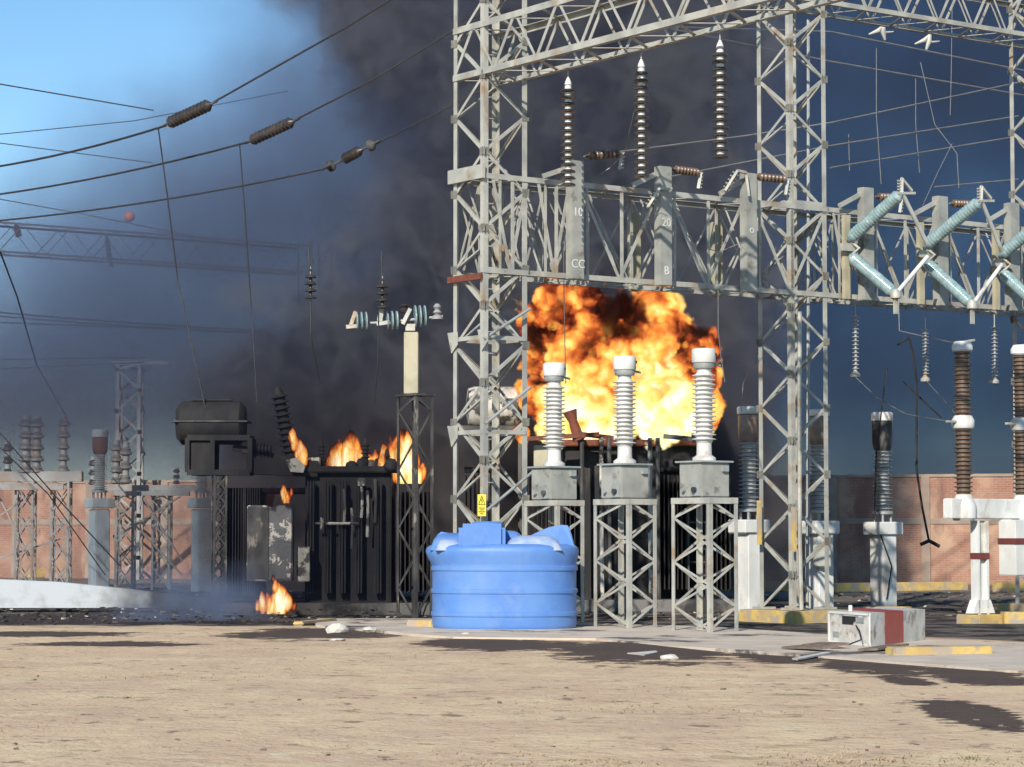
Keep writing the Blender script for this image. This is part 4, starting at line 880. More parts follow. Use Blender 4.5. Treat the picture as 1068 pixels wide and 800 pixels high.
MB().box(Vector(((X(120) + X(200)) / 2, D - 0.5, z(515))), X(200) - X(120), 0.3, 0.14).build('lower_beam', 'steel_far', bus2)
for px in (122, 160):
    lattice(bus2, Vector((X(px), D - 0.4, 0)), 0.6, 0.6, YARD, z(512), 0.7, 'steel_far', 0.07, 0.035, ea=Vector((1, 0, 0)), eb=Vector((0, 1, 0)), cross=True)
mb = MB(); mb.bar(at(118, 562, D - 0.7), at(188, 518, D - 0.7), 0.08, 0.05); mb.bar(at(150, 520, D - 0.7), at(190, 585, D - .7), 0.07, 0.05); mb.bar(at(115, 520, D - .7), at(190, 600, D - .7), 0.05, 0.05); mb.build('diagonal_brace', 'steel_far', bus2)
for px, yb, yt, r, lb in ((8, 497, 458, 0.16, 'small dark stacked insulator at the left edge'), (27, 494, 433, 0.26, 'wide stacked insulator, left one of the tall pair at far left'), (38, 494, 434, 0.24, 'wide stacked insulator, right one of the tall pair at far left'),
                          (66, 493, 433, 0.2, 'single tall stacked insulator left of the white-capped transformer'), (97, 506, 476, 0.15, 'short dark insulator just behind the white-capped transformer'), (121, 505, 459, 0.2, 'left insulator of the pair before the far lattice tower'), (131, 505, 461, 0.2, 'right insulator of the pair before the far lattice tower'), (184, 505, 487, 0.12, 'tiny dark insulator left of the burnt lattice leg')):
    p0 = at(px, yb, D); H = z(yt) - p0.z
    o = empty('post_insulator', p0, lb, 'insulator', 'stacked post insulators at far left')
    n = max(3, round(H / 0.4)); mb = MB(); mc = MB(); st = H / n; cp = [(r * 0.3, 0)]
    for k in range(n):
        mb.lathe(p0 + UP * (st * k), UP, [(r * 0.5, 0), (r, st * 0.12), (r * 0.98, st * 0.3), (r * 0.7, st * 0.34), (r * 0.8, st * 0.5), (r * 0.5, st * 0.62)], 14)
        cp += [(r * 0.3, st * (k + 0.6)), (r * 0.55, st * (k + 0.62)), (r * 0.55, st * (k + 0.98)), (r * 0.3, st * (k + 1))]
    mc.lathe(p0, UP, cp, 12)
    mb.build('insulator_sheds', 'porcelain_bus' if r > 0.17 else 'porcelain_dark', o); mc.build('insulator_cores', 'steel_far' if r > 0.17 else 'porcelain_grey', o)
far = empty('lattice_tower', Vector((X(133, 105), 105, YARD)), 'distant slim lattice tower fading into smoke at left', 'lattice tower')
# far tower stands just inside the wall
p = at(120, 500, 96); lattice(far, Vector((p.x, p.y, 0)), 0.95, 0.95, YARD, zat(378, 96), 0.8, 'steel_far', 0.13, 0.09, ea=Vector((1, 0, 0)), eb=Vector((0, 1, 0)))
MB().box(Vector((p.x + 0.9, 96.4, zat(378, 96))), 2.2, 0.3, 0.15).build('cross_head', 'steel_far', far)

# distant gantry beam upper left
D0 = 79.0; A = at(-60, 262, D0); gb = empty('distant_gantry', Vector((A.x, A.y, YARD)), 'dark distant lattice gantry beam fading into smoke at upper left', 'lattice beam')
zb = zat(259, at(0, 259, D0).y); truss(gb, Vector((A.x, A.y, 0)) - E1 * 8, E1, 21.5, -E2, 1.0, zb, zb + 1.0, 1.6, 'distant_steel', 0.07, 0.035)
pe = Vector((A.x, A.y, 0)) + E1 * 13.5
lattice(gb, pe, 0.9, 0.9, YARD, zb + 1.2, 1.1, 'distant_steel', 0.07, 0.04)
for px, y0, y1, lb in ((16, 232, 248, 'short dark insulator on the distant gantry beam at the left edge'), (110, 240, 280, 'dark disc string under the distant gantry beam')):
    p = at(px, y0, 80.5); q = at(px + (6 if px > 50 else 4), y1, 80.7); disc_string(p, (q - p).length, 7, 0.12, lb, 'dark strings on the distant gantry', q - p, 'porcelain_dark', 'porcelain_dark')

# low white containment wall, sooty at its right end
def soot_mat():
    m = bpy.data.materials.new('sooty_wall'); m.use_nodes = True; N = NT(m.node_tree); b = N.n['Principled BSDF']; b.inputs['Roughness'].default_value = 0.8
    pos = N.n.new('ShaderNodeNewGeometry').outputs['Position']; sep = N.n.new('ShaderNodeSeparateXYZ'); N.l.new(pos, sep.inputs[0])
    xx = N.math('ADD', sep.outputs[0], N.math('MULTIPLY', N.math('SUBTRACT', N.noise(pos, 1.5, 5), 0.5), 1.5))
    mot = N.mix(N.mr(N.noise(pos, 1.2, 6, 0.65), 0.45, 0.62), (0.44, 0.47, 0.50), (0.33, 0.34, 0.34))
    N.l.new(N.mix(N.mr(xx, -9.4, -8.3), mot, (0.02, 0.02, 0.02)), b.inputs['Base Color']); MATS['sooty_wall'] = m
soot_mat()
D = 57.5
tag(MB().prism([at(-260, 601, D), at(-30, 603, D), at(60, 607, D), at(150, 616, D), at(235, 627, D), at(235, 634, D), at(-260, 634, D)], Vector((0, 0.35, 0))).build('containment_wall', 'sooty_wall'), 'low white wall at the left, blackened by soot at its right end', 'low wall')

# ================================================================== WIRES
def wire(pts, r, label, m='wire_dark', sag=0.0, group='overhead wires'):
    P = [at(*p) for p in pts]
    if pts[0][0] < 0: P.insert(0, P[0] + (P[0] - P[1]).normalized() * 9)
    Q = []
    for i in range(len(P) - 1):
        for k in range(8):
            t = k / 8; Q.append(P[i].lerp(P[i + 1], t) - UP * (sag * 4 * t * (1 - t)))
    Q.append(P[-1])
    o = MB().tube(Q, r, 6).build('overhead_wire', m); return tag(o, label, 'wire', group)
def capsule(x0, y0, x1, y1, Y0, Y1, r, label, knobs=False):
    a = at(x0, y0, Y0); b = at(x1, y1, Y1); L = (b - a).length
    o = empty('line_insulator', a, label, 'insulator', 'dark insulators on the left conductors')
    MB().lathe(a, b - a, [(0.03, 0), (0.05, 0.03)] + rib_prof(r * 0.8, r, 0.05, L - 0.1, 11) + [(0.03, L)], 16).build('ribbed_body', 'porcelain_dark', o)
    d = (b - a).normalized()
    mb = MB(); mb.tube([a - d * 0.15, b + d * 0.15], 0.03, 8)
    if knobs: mb.lathe(a - d * 0.42, d, [(0.03, 0), (0.12, 0.05), (0.12, 0.15), (0.03, 0.2)], 12); mb.lathe(b + d * 0.15, d, [(0.03, 0), (0.13, 0.05), (0.13, 0.12), (0.03, 0.2)], 12); mb.tube([a - d * 0.45, b + d * 0.5], 0.025, 6)
    mb.build('end_fittings', 'burnt_steel', o)
YL = 54
wire([(-10, 175, 58), (173, 131, 54)], 0.026, 'uppermost thick conductor left of its insulator', sag=0.08)
capsule(175, 129, 221, 108, 54, 53.4, 0.14, 'dark insulator on the uppermost left conductor')
wire([(222, 107, 53.4), (362, 28, 52), (470, -40, 51)], 0.022, 'conductor rising from the uppermost left insulator into smoke')
wire([(-10, 204, 58), (259, 148, 54)], 0.024, 'middle thick conductor left of its insulator', sag=0.1)
capsule(261, 147, 307, 126, 54, 53.4, 0.13, 'dark insulator on the middle left conductor')
wire([(308, 125, 53.4), (388, 84, 52.6), (500, 15, 52)], 0.02, 'conductor rising from the middle left insulator into smoke')
wire([(-10, 231, 58), (335, 177, 54)], 0.022, 'lowest thick conductor left of its insulator', sag=0.12)
capsule(357, 167, 378, 156, 54, 53.7, 0.12, 'short knobbed insulator on the lowest left conductor', True)
wire([(335, 177, 54), (345, 172, 54)], 0.03, 'short thick joint left of the knobbed insulator')
wire([(388, 152, 53.6), (432, 130, 53), (520, 85, 52.5)], 0.018, 'conductor rising from the knobbed insulator into smoke')
wire([(165, 133, 54.2), (174, 200, 54.5), (185, 290, 55), (215, 430, 55)], 0.016, 'loose dropper hanging from the uppermost left conductor')
wire([(250, 151, 54.2), (255, 215, 54.5), (262, 320, 55), (268, 420, 55)], 0.014, 'loose dropper hanging from the middle left conductor')
wire([(-10, 86, 90), (160, 115, 92)], 0.025, 'thin wire high in the blue sky at upper left')
wire([(-10, 141, 90), (140, 126, 92), (300, 95, 95)], 0.018, 'faint wire crossing the sky below the highest one')
wire([(-10, 148, 90), (160, 170, 92)], 0.018, 'faint wire sloping down right under the pale sky')
wire([(-10, 206, 90), (80, 222, 92), (280, 262, 95)], 0.018, 'faint wire carrying the orange ball')
wire([(-10, 325, 75), (280, 345, 78)], 0.028, 'upper one of the paired bus wires at left', sag=0.05)
wire([(-10, 329, 75), (280, 348, 78)], 0.025, 'lower one of the paired bus wires at left', sag=0.05)
wire([(-10, 336, 75), (280, 347, 79)], 0.022, 'single bus wire just below the paired ones')
wire([(-10, 375, 85), (150, 373, 88)], 0.022, 'bus wire ending at the distant tower head')
wire([(-10, 385, 85), (150, 378, 88)], 0.022, 'lower bus wire ending at the distant tower head')
wire([(0, 262, 60), (18, 310, 62), (38, 380, 66), (68, 433, 78)], 0.022, 'dark dropper curving down to a stacked insulator at far left')
wire([(-10, 440, 70), (60, 520, 70), (125, 590, 70)], 0.02, 'slack cable crossing the far left frames diagonally')
wire([(-5, 462, 70), (50, 515, 70), (110, 600, 70)], 0.018, 'lower slack cable crossing the far left frames')
b_ = at(135, 226, 92.6); s_ = at(135, 233, 93)
tag(MB().lathe(b_ - UP * 0.2, UP, [(0.2 * math.sin(math.pi * k / 12) + 1e-4, 0.2 - 0.2 * math.cos(math.pi * k / 12)) for k in range(13)], 20).build('marker_ball', 'orange_ball'), 'orange warning ball on a faint wire at upper left', 'marker ball')
# wires at right, running behind the middle tower
for pts, lb in (([(700, 28, 62), (866, 33, 64), (1060, 72, 68), (1100, 80, 69)], 'highest thin wire right of the middle tower'), ([(700, 30, 62), (866, 64, 64), (1060, 98, 68), (1100, 105, 69)], 'second thin wire from the top, right of the middle tower'),
                ([(640, 159, 58), (775, 142, 60), (866, 128, 61), (1062, 86, 66), (1100, 78, 67)], 'wire crossing behind the middle tower, rising to the right'), ([(690, 186, 58), (866, 152, 61), (1062, 121, 66)], 'second of the rising wires behind the middle tower'),
                ([(866, 175, 61), (1062, 142, 66)], 'third of the rising wires behind the middle tower'), ([(975, 195, 64), (1062, 187, 66)], 'lowest short wire left of the right-hand tower')):
    wire(pts, 0.022, lb, 'wire_light')
for pts, lb in (([(914, 50, 62), (914, 120, 62), (919, 192, 62)], 'thin dropper beside the leftmost pale fitting at right'), ([(955, 82, 64), (955, 130, 64), (959, 180, 64)], 'short thin dropper left of the crossing ones'),
                ([(960, 65, 63), (975, 130, 63), (998, 160, 63), (1000, 196, 63)], 'slanting thin dropper bending down at right'), ([(993, 10, 65), (992, 80, 65), (991, 120, 65)], 'long faint dropper under the upper right beam'),
                ([(993, 150, 56), (978, 180, 55), (962, 215, 54)], 'loose wire slanting down to the glassy insulators'), ([(885, 140, 62), (886, 178, 62)], 'short dropper right beside the middle tower'),
                ([(661, 118, 46), (656, 140, 46.5), (652, 160, 47), (636, 175, 48), (615, 190, 48)], 'loose jumper left of the middle disc string'),
                ([(612, 205, 47.6), (594, 222, 47.5), (588, 260, 47.6), (588, 295, 47.8), (590, 400, 49)], 'jumper hanging down the leftmost box post into the fire'),
                ([(749, 303, 49.2), (749, 345, 48), (752, 372, 46), (756, 398, 44.5)], 'jumper hanging above the right-hand white insulator'),
                ([(700, 225, 49.5), (725, 255, 49.7), (750, 263, 49.9), (780, 250, 50)], 'slack jumper looping behind the deep beam'),
                ([(773, 430, 56), (775, 400, 56), (790, 372, 55), (800, 365, 54.5)], 'jumper arching from the brown-headed transformer'),
                ([(892, 393, 52.5), (915, 415, 51.5), (945, 432, 50.5), (992, 440, 48.4)], 'slack jumper from a small hanging insulator to the breaker'),
                ([(937, 312, 50.5), (938, 345, 50.2), (960, 350, 50), (997, 358, 48.6)], 'bent jumper from the glassy insulator to the breaker top'),
                ([(966, 397, 53), (985, 418, 51), (1000, 436, 49)], 'short jumper behind the brown breaker column')):
    wire(pts, 0.009, lb, 'wire_light', group='loose jumpers and droppers')
wire([(322, 258, 54), (322, 280, 54)], 0.015, 'short wire above the left small dark string'); wire([(398, 262, 52.8), (398, 290, 52.8)], 0.015, 'short wire above the dark string over the glass discs')
wire([(324, 313, 54), (324, 350, 54), (334, 400, 54.5)], 0.015, 'thin jumper hanging under the small dark string at left'); wire([(395, 325, 52.4), (394, 380, 52.6), (390, 420, 53)], 0.015, 'thin wire hanging from the glass disc switch')
for px, y0, y1, Y_, lb in ((324, 278, 314, 54, 'small dark disc string hanging alone in the smoke'), (399, 288, 324, 52.8, 'small dark disc string above the glass disc switch')):
    p = at(px, y0, Y_); disc_string(p, zat(y0, Y_) - zat(y1, Y_), 4, 0.13, lb, 'small dark strings in the smoke', discs='porcelain_dark', caps='porcelain_dark', core=0.035)
# pale fittings on the right wires
for px, py, Y_, lb in ((920, 30, 63.5, 'pale twisted fitting on the highest wire at right'), (968, 40, 64, 'second pale twisted fitting left of the right tower')):
    o = empty('line_fitting', at(px, py, Y_), lb, 'fitting', 'pale fittings on the right wires')
    MB().tube([at(px - 14, py + 6, Y_), at(px - 4, py + 2, Y_), at(px + 2, py - 4, Y_)], [0.02, 0.06, 0.03], 8).build('arm', 'steel', o)
    MB().tube([at(px + 2, py - 5, Y_), at(px + 1, py + 3, Y_), at(px - 2 if px > 950 else px + 3, py + 12, Y_)], [0.04, 0.07, 0.03], 8).build('clamp', 'steel', o)
    MB().tube([at(px + 1, py + 4, Y_), at(px + 12, py + 3, Y_)], [0.03, 0.015], 6).build('spike', 'steel', o)
# burnt dangling cable right of the column transformer
wire([(936, 360, 62), (948, 352, 62), (953, 372, 62), (956, 400, 62), (956, 490, 62), (962, 530, 62), (969, 565, 62)], 0.03, 'thick burnt cable dangling before the brick wall', 'burnt', group='burnt cable ends')
wire([(960, 568, 62), (969, 564, 62), (980, 570, 62)], 0.05, 'hooked end of the burnt cable', 'burnt', group='burnt cable ends')
wire([(942, 398, 63), (982, 436, 63)], 0.02, 'dark broken wire crossing the dangling cable', 'burnt', group='burnt cable ends')
wire([(925, 385, 58.9), (914, 470, 58.8), (912, 540, 58.8), (930, 590, 58.8), (925, 625, 58.8)], 0.018, 'black cable running down the dark-headed transformer column', 'black', group='burnt cable ends')
for px, py0 in ((1046, 640), (900, 600)):
    pass

# ================================================================== DEBRIS AND STONES
random.seed(11)
def rock(p, r, m, label, cat='rock', grp=None, name='rock', fl=0.6):
    bm = bmesh.new(); bmesh.ops.create_icosphere(bm, subdivisions=2, radius=1); sx = random.uniform(0.8, 1.5)
    for v in bm.verts:
        q = v.co * (1 + 0.35 * mnoise.noise(v.co * 1.4 + p)); v.co = Vector((q.x * r * sx, q.y * r, q.z * r * fl))
    bm.verts.index_update(); mb = MB(); mb.add([p + v.co + UP * r * fl * 0.6 for v in bm.verts], [[v.index for v in f.verts] for f in bm.faces]); bm.free()
    return tag(mb.build(name, m), label, cat, grp)
rock(gnd(352, 660), 0.17, 'rock_pale', 'pale rock left of the blue tank')
rock(gnd(385, 659), 0.10, 'rock_pale', 'small pale stone between the rock and the blue tank')
rock(gnd(698, 689), 0.09, 'rock_pale', 'small pale stone on the dark patch before the tall stands')
rock(gnd(486, 663), 0.06, 'rock_pale', 'tiny white stone at the foot of the blue tank')
tag(MB().prism([gnd(654, 682, 0.01), gnd(672, 684, 0.01), gnd(686, 681, 0.01), gnd(684, 679.5, 0.01), gnd(668, 681, 0.01)], UP * 0.015).build('paper_scrap', 'rock_pale'), 'white scrap lying on the dark patch right of the tank', 'scrap')
rock(gnd(352, 668), 0.12, 'rock_pale', 'flat pale stone in front of the black patch', fl=0.2)
def heap(label, m, n, region, rmin, rmax, z=None, name='rubble', fl=0.5):
    mb = MB()
    for k in range(n):
        px = random.uniform(region[0], region[2]); py = random.uniform(region[1], region[3]); p = gnd(px, py, YARD if z is None else z); p.z = gz(p.y) if z is None else z
        r = random.uniform(rmin, rmax); rot = Matrix.Rotation(random.uniform(0, 6.28), 3, 'Z')
        P = [rot @ Vector((i * r * random.uniform(.3, 1.5), j * r * random.uniform(.2, 1.1), kz * r * fl * random.uniform(.2, 1.3))) + p + UP * r * fl * 0.5 for i in (-1, 1) for j in (-1, 1) for kz in (-1, 1)]
        mb.add(P, [(0, 1, 3, 2), (4, 6, 7, 5), (0, 4, 5, 1), (2, 3, 7, 6), (0, 2, 6, 4), (1, 5, 7, 3)])
    return tag(mb.build(name, m), label, None, None, 'stuff')
heap('charred debris strewn over the yard', 'debris_dark', 700, (-20, 606, 1090, 648), 0.03, 0.10, fl=0.35)
heap('brown rubble in the yard', 'debris_brown', 500, (-20, 602, 1090, 646), 0.03, 0.09, fl=0.3)
heap('pale chips in the yard', 'rock_pale', 140, (0, 606, 1090, 646), 0.02, 0.05)
heap('charred bits on the ground left', 'debris_dark', 250, (-20, 634, 420, 652), 0.02, 0.07, 0.0, fl=0.3)
heap('small stones on the sand', 'debris_brown', 70, (-20, 660, 1090, 800), 0.01, 0.025, 0.0, fl=0.4)
# flat broken boards beside the overturned cabinet
for k, (x0, y0, x1, y1) in enumerate(((824, 676, 866, 679), (846, 673, 876, 676), (905, 679, 938, 676))):
    a = gnd(x0, y0, 0.04); b = gnd(x1, y1, 0.04)
    tag(MB().bar(a + UP * 0.02, b + UP * 0.05, 0.3, 0.03, Vector((0, 1, 0))).build('broken_board', 'debris_brown'), ('brown board lying furthest left of the overturned cabinet', 'brown board touching the left side of the overturned cabinet', 'brown board in front of the overturned cabinet corner')[k], 'board', 'broken boards by the cabinet')
# dry grass
mb = MB(); mg = MB()
for k in range(4500):
    px = random.uniform(-30, 1100); t = random.random(); py = 672 + 140 * (t ** 0.8)
    p = gnd(px, py)
    if mnoise.noise(p * 0.5) < -0.15: continue
    if any(x0 - 5 < px < x1 + 5 and y0 - 2 < py < y1 + 2 for x0, y0, x1, y1 in DARK_PATCHES): continue
    green = mnoise.noise(p * 0.6 + Vector((9, 9, 9))) > 0.42
    for j in range(3):
        a = random.uniform(0, 6.28); L = random.uniform(0.03, 0.08); q = p + Vector((random.uniform(-.06, .06), random.uniform(-.06, .06), -0.02))
        d = Vector((math.cos(a), math.sin(a), random.uniform(0.15, 0.8))).normalized(); s = Vector((-d.y, d.x, 0)).normalized() * 0.008
        (mg if green else mb).add([q - s, q + s, q + d * L], [(0, 1, 2)])
tag(mb.build('dry_grass', 'dry_grass'), 'short dry grass over the sand', None, None, 'stuff')
if mg.v: tag(mg.build('green_grass', 'green_grass'), 'few greenish grass patches in the sand', None, None, 'stuff')

# ================================================================== SMOKE
def volume_box(name, x0, x1, y0, y1, z0, z1):
    me = bpy.data.meshes.new(name); b = MB(); b.box(((x0 + x1) / 2, (y0 + y1) / 2, (z0 + z1) / 2), x1 - x0, y1 - y0, z1 - z0)
    me.from_pydata(b.v, [], b.f); bm = bmesh.new(); bm.from_mesh(me); bmesh.ops.recalc_face_normals(bm, faces=bm.faces); bm.to_mesh(me); bm.free()
    o = bpy.data.objects.new(name, me); col.objects.link(o); return o
def smoke_material():
    m = bpy.data.materials.new('smoke'); m.use_nodes = True; N = NT(m.node_tree); N.n.clear()
    out = N.n.new('ShaderNodeOutputMaterial'); pv = N.n.new('ShaderNodeVolumePrincipled'); N.l.new(pv.outputs[0], out.inputs['Volume'])
    pos = N.n.new('ShaderNodeTexCoord').outputs['Object']
    sep = N.n.new('ShaderNodeSeparateXYZ'); N.l.new(pos, sep.inputs[0]); X, Y, Z = sep.outputs
    big = N.n.new('ShaderNodeTexNoise'); N.l.new(pos, big.inputs['Vector']); big.inputs['Scale'].default_value = 0.32; big.inputs['Detail'].default_value = 4; big.inputs['Roughness'].default_value = 0.62
    nb = N.math('SUBTRACT', big.outputs[0], 0.5)
    lumpn = N.noise(pos, 0.62, 2, 0.5, 0.0)
    lump = N.math('SUBTRACT', 0.22, N.math('MULTIPLY', N.math('ABSOLUTE', N.math('SUBTRACT', lumpn, 0.5)), 2.2))
    rel = N.math('ADD', N.math('MULTIPLY', nb, 9.0), N.math('MULTIPLY', lump, 5.0))
    xw = N.math('ADD', X, N.math('MULTIPLY', nb, 9.0))
    zn = N.math('DIVIDE', Z, 20.0, clamp=True)
    K = 2620.0 / 66.0
    def cx(px): return ((px - 534) / K + 20) / 40
    def cz(py): return (1.7 + (554 - py) / K) / 20
    edge = N.curve(zn, [(0, cx(255)), (cz(480), cx(235)), (cz(400), cx(225)), (cz(330), cx(300)), (cz(260), cx(400)), (cz(200), cx(430)), (cz(130), cx(415)), (cz(60), cx(370)), (cz(0), cx(345)), (1, cx(310))])
    dd = N.math('SUBTRACT', X, N.math('SUBTRACT', N.math('MULTIPLY', edge, 40.0), 20.0))
    dfront = N.math('MULTIPLY', N.math('SUBTRACT', Y, 62.8), 1.3)
    dright = N.math('SUBTRACT', 6.2, X)
    body = N.math('ADD', N.math('MINIMUM', N.math('MINIMUM', dd, dfront), N.math('MULTIPLY', dright, 1.2)), rel)
    core = N.math('MULTIPLY', N.mr(body, -0.6, 1.6), 1.0)
    core = N.math('MULTIPLY', core, N.mr(Z, 18.0, 19.8, 1.0, 0.0))
    core = N.math('MULTIPLY', core, N.mr(X, 6.5, 8.5, 1.0, 0.0))
    vedge = N.curve(zn, [(0, cx(-300)), (cz(400), cx(-250)), (cz(300), cx(-150)), (cz(200), cx(0)), (cz(100), cx(130)), (cz(0), cx(230)), (1, cx(290))])
    vd = N.math('SUBTRACT', xw, N.math('SUBTRACT', N.math('MULTIPLY', vedge, 40.0), 20.0))
    veil = N.math('MULTIPLY', N.mr(vd, -1.0, 6.5), 0.20)
    veil = N.math('MULTIPLY', veil, N.mr(X, 5.5, 7.5, 1.0, 0.0))
    veil = N.math('MULTIPLY', veil, N.mr(Z, 2.8, 5.5, 0.10, 1.0))
    veil = N.math('MULTIPLY', veil, N.mr(nb, -0.2, 0.2, 0.6, 1.4))
    dens = N.math('MAXIMUM', core, veil)
    N.l.new(dens, pv.inputs['Density'])
    f = N.mr(N.math('ADD', nb, N.math('MULTIPLY', lump, 1.3)), 0.0, 0.22)
    c = N.mix(f, (0.016, 0.015, 0.017), (0.33, 0.305, 0.30))
    c = N.mix(N.mr(core, 0.22, 0.02), c, (0.23, 0.245, 0.34))
    c = N.mix(N.mr(Z, 7.0, 3.0, 0, 0.7), c, (0.24, 0.185, 0.17))
    N.l.new(c, pv.inputs['Color'])
    pv.inputs['Absorption Color'].default_value = (0.0, 0.01, 0.05, 1)
    m.cycles.volume_step_rate = 0.52; MATS['smoke'] = m; return m
sm = volume_box('smoke', -26, 9, 60.5, 73, 0.2, 20); sm.data.materials.append(smoke_material())
tag(sm, 'thick black smoke rising behind the gantry', None, None, 'stuff')
def far_smoke_material():
    m = bpy.data.materials.new('blue_smoke'); m.use_nodes = True; N = NT(m.node_tree); N.n.clear()
    out = N.n.new('ShaderNodeOutputMaterial'); pv = N.n.new('ShaderNodeVolumePrincipled'); N.l.new(pv.outputs[0], out.inputs['Volume'])
    pos = N.n.new('ShaderNodeTexCoord').outputs['Object']
    sep = N.n.new('ShaderNodeSeparateXYZ'); N.l.new(pos, sep.inputs[0]); X, Y, Z = sep.outputs
    f = N.mr(N.noise(pos, 0.16, 3, 0.5), 0.35, 0.65)
    side = N.mr(X, -6, 1)
    dark = N.mr(N.math('ADD', X, N.math('MULTIPLY', N.math('SUBTRACT', f, 0.5), 6.0)), 16, 9)
    zl = N.math('ADD', Z, N.math('MULTIPLY', N.math('SUBTRACT', f, 0.5), 4.0))
    left = N.math('MULTIPLY', N.mr(N.math('SUBTRACT', zl, N.math('MULTIPLY', X, 0.35)), 29, 15), 0.13)
    q = N.n.new('ShaderNodeMix'); q.data_type = 'FLOAT'; N.l.new(side, q.inputs[0]); N.l.new(left, q.inputs[2]); N.l.new(N.math('ADD', 0.18, N.math('MULTIPLY', f, 0.12)), q.inputs[3])
    N.l.new(q.outputs[0], pv.inputs['Density'])
    c = N.mix(f, (0.05, 0.08, 0.20), (0.085, 0.11, 0.21)); c = N.mix(N.mr(Z, 12, 20, 0, 0.6), c, (0.14, 0.15, 0.19))
    c = N.mix(dark, c, N.mix(f, (0.07, 0.07, 0.085), (0.12, 0.12, 0.14)))
    cl = N.mix(N.mr(Z, 10.5, 6.5), (0.25, 0.27, 0.39), (0.32, 0.25, 0.23))
    c = N.mix(side, cl, c)
    N.l.new(c, pv.inputs['Color']); pv.inputs['Absorption Color'].default_value = (0.0, 0.01, 0.05, 1)
    m.cycles.volume_step_rate = 0.5; return m
sm2 = volume_box('smoke', -62, 48, 109, 123, -0.6, 38); sm2.data.materials.append(far_smoke_material())
tag(sm2, 'deep blue drifting smoke beyond the brick wall', None, None, 'stuff')
def wisp_material():
    m = bpy.data.materials.new('wisp'); m.use_nodes = True; N = NT(m.node_tree); N.n.clear()
    out = N.n.new('ShaderNodeOutputMaterial'); pv = N.n.new('ShaderNodeVolumePrincipled'); N.l.new(pv.outputs[0], out.inputs['Volume'])
    pos = N.n.new('ShaderNodeTexCoord').outputs['Object']; sep = N.n.new('ShaderNodeSeparateXYZ'); N.l.new(pos, sep.inputs[0]); X, Y, Z = sep.outputs
    n_ = N.noise(pos, 0.9, 4, 0.6)
    e = N.math('MULTIPLY', N.mr(N.math('ABSOLUTE', N.math('ADD', X, 6.6)), 2.1, 0.6), N.mr(Z, 1.3, 0.1))
    e = N.math('MULTIPLY', e, N.mr(N.math('ABSOLUTE', N.math('SUBTRACT', Y, 51.0)), 1.7, 0.8))
    N.l.new(N.math('MULTIPLY', N.math('MULTIPLY', e, N.mr(n_, 0.42, 0.68)), 1.1), pv.inputs['Density'])
    pv.inputs['Color'].default_value = (0.30, 0.38, 0.58, 1); m.cycles.volume_step_rate = 0.7; return m
def drift_material():
    m = bpy.data.materials.new('drift'); m.use_nodes = True; N = NT(m.node_tree); N.n.clear()
    out = N.n.new('ShaderNodeOutputMaterial'); pv = N.n.new('ShaderNodeVolumePrincipled'); N.l.new(pv.outputs[0], out.inputs['Volume'])
    pos = N.n.new('ShaderNodeTexCoord').outputs['Object']; sep = N.n.new('ShaderNodeSeparateXYZ'); N.l.new(pos, sep.inputs[0]); X, Y, Z = sep.outputs
    e = N.math('MULTIPLY', N.mr(X, -7.6, -5.4), N.mr(X, -1.9, -3.2)); e = N.math('MULTIPLY', e, N.mr(Z, 6.4, 3.4))
    N.l.new(N.math('MULTIPLY', N.math('MULTIPLY', e, N.mr(N.noise(pos, 0.8, 4, 0.6), 0.35, 0.65, 0.3, 1.0)), 0.42), pv.inputs['Density'])
    pv.inputs['Color'].default_value = (0.022, 0.026, 0.05, 1); m.cycles.volume_step_rate = 0.8; return m
sm4 = volume_box('smoke', -7.8, -1.8, 52.9, 54.5, -0.1, 6.6); sm4.data.materials.append(drift_material())
tag(sm4, 'thin dark smoke hanging before the left transformer', None, None, 'stuff')
sm3 = volume_box('smoke', -9, -4.3, 49.2, 52.8, -0.1, 1.4); sm3.data.materials.append(wisp_material())
tag(sm3, 'thin bluish smoke creeping over the ground at left', None, None, 'stuff')

